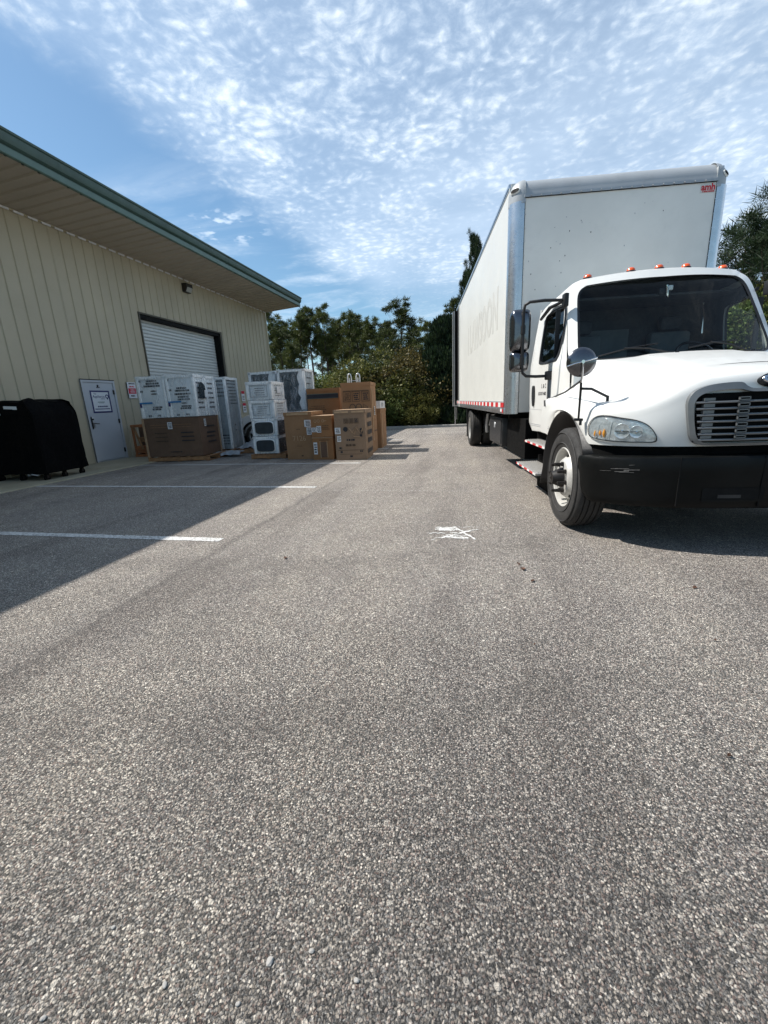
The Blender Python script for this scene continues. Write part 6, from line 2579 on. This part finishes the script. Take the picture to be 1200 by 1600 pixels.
def pine(seed, H, crown_from=.45, spread=.22, nbr=34, tufts=6, needle=.30, nw=.014, per=46, dens=1.0, lean=.02, dead=True):
    rng = np.random.default_rng(seed)
    tb = MB()
    r0 = H * .012 + .03
    pts = []
    for k in range(10):
        t = k / 9
        pts.append((H * lean * math.sin(t * 3 + seed), H * lean * math.cos(t * 2.3 + seed) - H * lean * math.cos(seed), H * t * .97))
    rad = [r0 * (1 - .85 * k / 9) for k in range(10)]
    tb.tube(pts, rad, 'bark', 9, False)
    P_ = np.array(pts)
    C_, D_ = [], []
    for i in range(nbr):
        t = crown_from + (1 - crown_from) * (i + rng.uniform(0, 1)) / nbr
        base = np.array([np.interp(t, np.linspace(0, 1, 10), P_[:, a]) for a in range(3)])
        az = i * 2.4 + rng.uniform(-.5, .5)
        prof = math.sin(min(1, (1 - t) / (1 - crown_from) * 1.15 + .18) * PI * .62)
        ln = H * spread * prof * rng.uniform(.45, 1.15)
        el = rng.uniform(.0, .5) + t * .45
        d = np.array([math.cos(az) * math.cos(el), math.sin(az) * math.cos(el), math.sin(el)])
        mid = base + d * ln * .55 + np.array([0, 0, -ln * .04])
        tip = base + d * ln + np.array([0, 0, ln * .18])
        rb = r0 * .26 * (1.2 - t)
        tb.tube([tuple(base), tuple(mid), tuple(tip)], [rb, rb * .6, rb * .25], 'bark', 5, False)
        for j in range(tufts):
            f = rng.uniform(.35, 1.0)
            c = base + (tip - base) * f + rng.normal(size=3) * ln * .16
            c[2] += ln * .06
            tb.tube([tuple(base + (tip - base) * max(0, f - .2)), tuple(c)], [rb * .3, rb * .15], 'bark', 4, False)
            C_.append(c)
            dd = (c - base) / (np.linalg.norm(c - base) + 1e-6) + np.array([0, 0, .5])
            D_.append(dd / np.linalg.norm(dd))
    if dead:
        for i in range(7):
            t = rng.uniform(.2, crown_from)
            base = np.array([np.interp(t, np.linspace(0, 1, 10), P_[:, a]) for a in range(3)])
            az = rng.uniform(0, 6.3)
            l = H * rng.uniform(.03, .09)
            tb.tube([tuple(base), (base[0] + math.cos(az) * l, base[1] + math.sin(az) * l, base[2] + l * .2)], [r0 * .15, r0 * .05], 'bark', 4, False)
    C_ = np.array(C_)
    D_ = np.array(D_)
    per = int(per * dens)
    c = np.repeat(C_, per, 0)
    d = unit(len(c), rng) + np.repeat(D_, per, 0) * .6
    d /= np.linalg.norm(d, axis=1, keepdims=True)
    c = c + d * needle * .05 + rng.normal(size=c.shape) * needle * np.array([.30, .30, .16])
    v, f = blades(c, d, needle, nw, rng)
    return tb, v, f


def bushy(seed, H, W, n_clump=60, per=150, leaf=.09, shape='round', low=.05):
    rng = np.random.default_rng(seed)
    tb = MB()
    C_ = []
    for i in range(n_clump):
        u = unit(1, rng)[0]
        r_ = rng.uniform(.35, 1.0) ** .5
        if shape == 'round':
            z = low + (1 - low) * (.5 + .5 * u[2] * r_)
            wr = math.sqrt(max(.06, 1 - (2 * z - .75) ** 2 / 1.6))
            c = np.array([u[0] * r_ * W / 2 * wr, u[1] * r_ * W / 2 * wr, z * H * rng.uniform(.85, 1.0)])
        else:
            z = rng.uniform(low, 1)
            wr = (1 - z) ** .75 + .05
            c = np.array([u[0] * r_ * W / 2 * wr, u[1] * r_ * W / 2 * wr, z * H])
        C_.append(c)
    for i in range(7):
        az = i * .9 + seed
        c = C_[int(rng.integers(0, len(C_)))]
        tb.tube([(math.cos(az) * .1, math.sin(az) * .1, 0), (c[0] * .4, c[1] * .4, c[2] * .5), tuple(c)], [H * .014 + .02, H * .008 + .012, .008], 'bark', 5, False)
    C_ = np.array(C_)
    cr_ = rng.uniform(.09, .20, (n_clump, 1)) * min(W, H)
    c = np.repeat(C_, per, 0)
    u = unit(len(c), rng)
    u[:, 2] *= .8
    c = c + u * np.repeat(cr_, per, 0) * rng.uniform(.55, 1.1, (len(c), 1))
    c[:, 2] = np.abs(c[:, 2])
    d = u * .8 + unit(len(c), rng) * .7 + np.array([0, 0, .25])
    if shape == 'cone':
        d = u * .35 + unit(len(c), rng) * .25 + np.array([0, 0, .9])
    d /= np.linalg.norm(d, axis=1, keepdims=True)
    v, f = blades(c, d, leaf, leaf * (.30 if shape == 'round' else .12), rng)
    return tb, v, f


PROTO = {}


def make_proto(key, fn, leafmat):
    tb, v, f = fn()
    me = bpy.data.meshes.new(key + '_trunk')
    me.from_pydata(tb.v, [], tb.f)
    me.materials.append(MATS['bark'])
    me.polygons.foreach_set('use_smooth', [True] * len(me.polygons))
    lm = mesh_from(key + '_crown', v, f, [leafmat], 0)
    PROTO[key] = (me, lm)


make_proto('pineA', lambda: pine(1, 10, .50, .20, 24, 4, .36, .020, 90), 'needles')
make_proto('pineB', lambda: pine(2, 10, .40, .21, 28, 4, .36, .020, 90), 'needles')
make_proto('pineC', lambda: pine(7, 10, .62, .17, 18, 4, .36, .020, 90), 'needles')
make_proto('pineD', lambda: pine(9, 10, .64, .12, 15, 4, .34, .022, 70), 'needles')
make_proto('pineE', lambda: pine(13, 10, .30, .17, 54, 7, .30, .016, 80), 'needles_dark')
make_proto('pineN', lambda: pine(17, 8, .30, .26, 32, 4, .42, .013, 75), 'needles_dark')
make_proto('bushA', lambda: bushy(21, 4, 5, 95, 210, .13), 'leaves_olive')
make_proto('bushB', lambda: bushy(22, 4, 5, 95, 210, .13), 'leaves_red')
make_proto('bushC', lambda: bushy(23, 4, 4, 75, 210, .13), 'leaves_green')
make_proto('cedar', lambda: bushy(25, 5, 2.6, 120, 230, .26, 'cone', .02), 'needles_dark')
make_proto('spire', lambda: bushy(26, 10, 1.9, 110, 150, .34, 'cone', .10), 'needles_dark')


def plant(key, name, label, cat, x, y, H, base, rz=0.0, wx=1.0, group=None):
    me, lm = PROTO[key]
    o = thing(name, label, cat, (x, y, -.06), rz, group)
    s_ = H / base
    o.scale = (s_ * wx, s_ * wx, s_)
    t = bpy.data.objects.new('trunk', me)
    c = bpy.data.objects.new('crown', lm)
    for q in (t, c):
        COL.objects.link(q)
        q.parent = o
    return o


CAMM = CR


def at_col(px_, Y):
    """world x on the vertical plane y=Y for an image column at the horizon"""
    d = CR @ Vector((px_ - 600, 800 - (620 + .0464 * (738 - px_)), -661.47))
    return d.x * Y / d.y


def top_h(px_, py_, Y):
    d = CR @ Vector((px_ - 600, 800 - py_, -661.47))
    return 1.27 + d.z * Y / d.y


pines = [(430, 484, 34, 'pineA', 'tall pine whose crown pokes out just under the eave corner', 1.0),
         (447, 520, 31, 'pineB', 'low bushy pine right below the eave corner, left end of the tree line', 1.0),
         (478, 494, 38, 'pineC', 'bare stemmed pine, first of the close group of tall pines right of the eave', 1.0),
         (497, 484, 40, 'pineC', 'tallest bare stemmed pine of the close group right of the eave', 1.0),
         (514, 489, 39, 'pineA', 'bare stemmed pine at the right of the close group near the eave', .9),
         (534, 506, 44, 'pineD', 'thin pine with a small crown in the gap left of the middle pines', 1.1),
         (550, 495, 42, 'pineB', 'pine with upswept thin branches in the middle of the tree line', .9),
         (567, 494, 44, 'pineC', 'pine just right of the upswept thin branched one', 1.1),
         (586, 504, 40, 'pineB', 'dense rounded pine left of the big central pine', 1.0),
         (603, 512, 46, 'pineA', 'pine half hidden behind the left side of the big central pine', 1.0),
         (630, 477, 30, 'pineB', 'big full crowned pine standing highest in the middle of the tree line', 1.15),
         (655, 512, 40, 'pineD', 'short tufted pine right of the big central pine', 1.2),
         (488, 508, 46, 'pineD', 'thin dark stemmed pine behind the close group, slightly left of its middle', .8),
         (506, 512, 47, 'pineD', 'thin pine behind the close group, slightly right of its middle', .8),
         (523, 520, 43, 'pineD', 'short thin pine between the close group and the middle pines', .8),
         (672, 504, 36, 'pineD', 'slim lone pine with a bare white lit trunk left of the dark cedar', .9),
         (462, 540, 28, 'pineB', 'young pine low in front of the close group of tall pines', 1.0),
         (444, 505, 50, 'pineB', 'farther pine filling the gap between the eave corner and the close group', 1.2),
         (470, 515, 52, 'pineA', 'far pine low behind the first pine of the close group', 1.2),
         (540, 516, 52, 'pineB', 'far pine filling the gap before the middle pines', 1.3),
         (560, 512, 54, 'pineA', 'far pine behind the middle pines', 1.3),
         (594, 520, 50, 'pineB', 'far pine filling in left of the big central pine', 1.3),
         (616, 515, 48, 'pineA', 'far pine directly behind the big central pine', 1.2),
         (645, 528, 48, 'pineB', 'far low pine right of the big central pine', 1.2),
         (515, 530, 50, 'pineB', 'far low pine behind the right of the close group', 1.3),
         (706, 470, 30, 'pineD', 'knobbly thin pine showing just left of the truck box', .9)]
for k, (px_, py_, Y, key, lb, wx) in enumerate(pines):
    plant(key, 'pine_tree', lb, 'pine tree', at_col(px_, Y), Y, top_h(px_, py_, Y) + .06, 9.9, k * 1.7, wx, 'pines behind the parking lot')
plant('pineE', 'conifer_tree', 'dark pointed conifer rising behind the roof edge of the truck box', 'conifer', at_col(738, 24), 24, top_h(742, 368, 24), 10, .5, .40)
plant('pineE', 'conifer_tree', 'second dark conifer spire, lower, tucked behind the rear of the truck box', 'conifer', at_col(724, 25.5), 25.5, top_h(728, 425, 25.5), 10, 2.5, .42)
bushes = [(640, 540, 23.0, 'bushB', 'broad reddish olive bush left of the dark cedar, rounded top', 1.15),
          (600, 552, 22.5, 'bushA', 'olive bush in the centre behind the tallest carton', 1.1),
          (560, 566, 23.5, 'bushA', 'olive bush behind the striped carton', 1.1),
          (522, 575, 24.5, 'bushC', 'bright green bush behind the wrapped freezers', 1.0),
          (486, 592, 24.0, 'bushA', 'olive bush below the close group of pines', 1.1),
          (452, 590, 25.5, 'bushC', 'green bush behind the corner of the warehouse', 1.0),
          (425, 590, 28.0, 'bushA', 'shadowed bush at the foot of the warehouse corner', 1.0),
          (672, 560, 24.0, 'bushC', 'small green bush against the left side of the dark cedar', .9),
          (620, 600, 21.3, 'bushC', 'low bush at the kerb in front of the reddish bush', 1.2),
          (655, 606, 21.2, 'bushA', 'low bush at the kerb beside the dark cedar', 1.2),
          (580, 600, 21.4, 'bushB', 'low bush at the kerb behind the cartons', 1.3),
          (545, 600, 21.6, 'bushA', 'low olive bush behind the loop handles', 1.3)]
for k, (px_, py_, Y, key, lb, wx) in enumerate(bushes):
    plant(key, 'bush', lb, 'bush', at_col(px_, Y), Y, top_h(px_, py_, Y), 3.95, k * 2.1, wx, 'bushes along the back kerb')
for k, (px_, py_, Y, lb) in enumerate(((697, 500, 22.0, 'dark green cedar with upright sprays, just left of the rear of the truck'),
                                       (683, 530, 22.6, 'lower dark cedar on the left shoulder of the bigger one'),
                                       (716, 505, 22.4, 'dark cedar hidden partly by the rear of the truck'))):
    plant('cedar', 'cedar_tree', lb, 'cedar', at_col(px_, Y), Y, top_h(px_, py_, Y), 5, k * 1.3, 1.15, 'cedars beside the truck')
# right of the truck
right = [(at_col(1182, 21.5), 21.5, top_h(1180, 298, 21.5), 'pineN', 8, 'pine_tree', 'near pine with long needles at the right edge, beside the truck box', 'pine tree'),
         (at_col(1142, 24.0), 24.0, top_h(1140, 345, 24.0), 'pineN', 8, 'pine_tree', 'smaller pine just beside the right corner post of the truck box', 'pine tree'),
         (at_col(1225, 24.0), 24.0, top_h(1225, 300, 24.0), 'pineE', 10, 'pine_tree', 'denser dark pine at the extreme right edge', 'pine tree'),
         (at_col(1165, 27.0), 27.0, top_h(1165, 370, 27.0), 'pineE', 10, 'pine_tree', 'dark pine low behind the near long needled pine', 'pine tree'),
         (at_col(1120, 21.8), 21.8, 4.9, 'bushC', 4, 'bush', 'sunlit green bush seen through the truck cab side window', 'bush'),
         (at_col(1150, 22.2), 22.2, 5.2, 'bushC', 4, 'bush', 'taller green bush seen at the edge of the cab side window', 'bush'),
         (at_col(1178, 21.9), 21.9, 5.0, 'bushA', 4, 'bush', 'olive bush under the near pine right of the truck cab', 'bush'),
         (at_col(1215, 21.6), 21.6, 5.0, 'bushC', 4, 'bush', 'green bush at the right frame edge behind the cab', 'bush')]
for k, (x, y, H, key, base, nm, lb, cat) in enumerate(right):
    plant(key, nm, lb, cat, x, y, H, base, k * 1.9, 1.0, 'trees right of the truck')

# leaf litter and rough grass along the kerb
rng = np.random.default_rng(4)
n = 26000
c = np.stack([rng.uniform(-9, 13, n), 20.17 + rng.uniform(0, 1, n) ** 1.6 * 3.5, np.full(n, -.06)], 1)
d = rng.normal(size=(n, 3)) * .6
d[:, 2] = np.abs(d[:, 2]) + .6
d /= np.linalg.norm(d, axis=1, keepdims=True)
v, f = blades(c, d, .16, .012, rng)
lm = mesh_from('grass', v, f, ['grass_blade'], 0)
o = bpy.data.objects.new('grass', lm)
COL.objects.link(o)
tag(o, 'rough grass and leaf litter in the shade behind the far kerb', 'grass', kind='stuff')
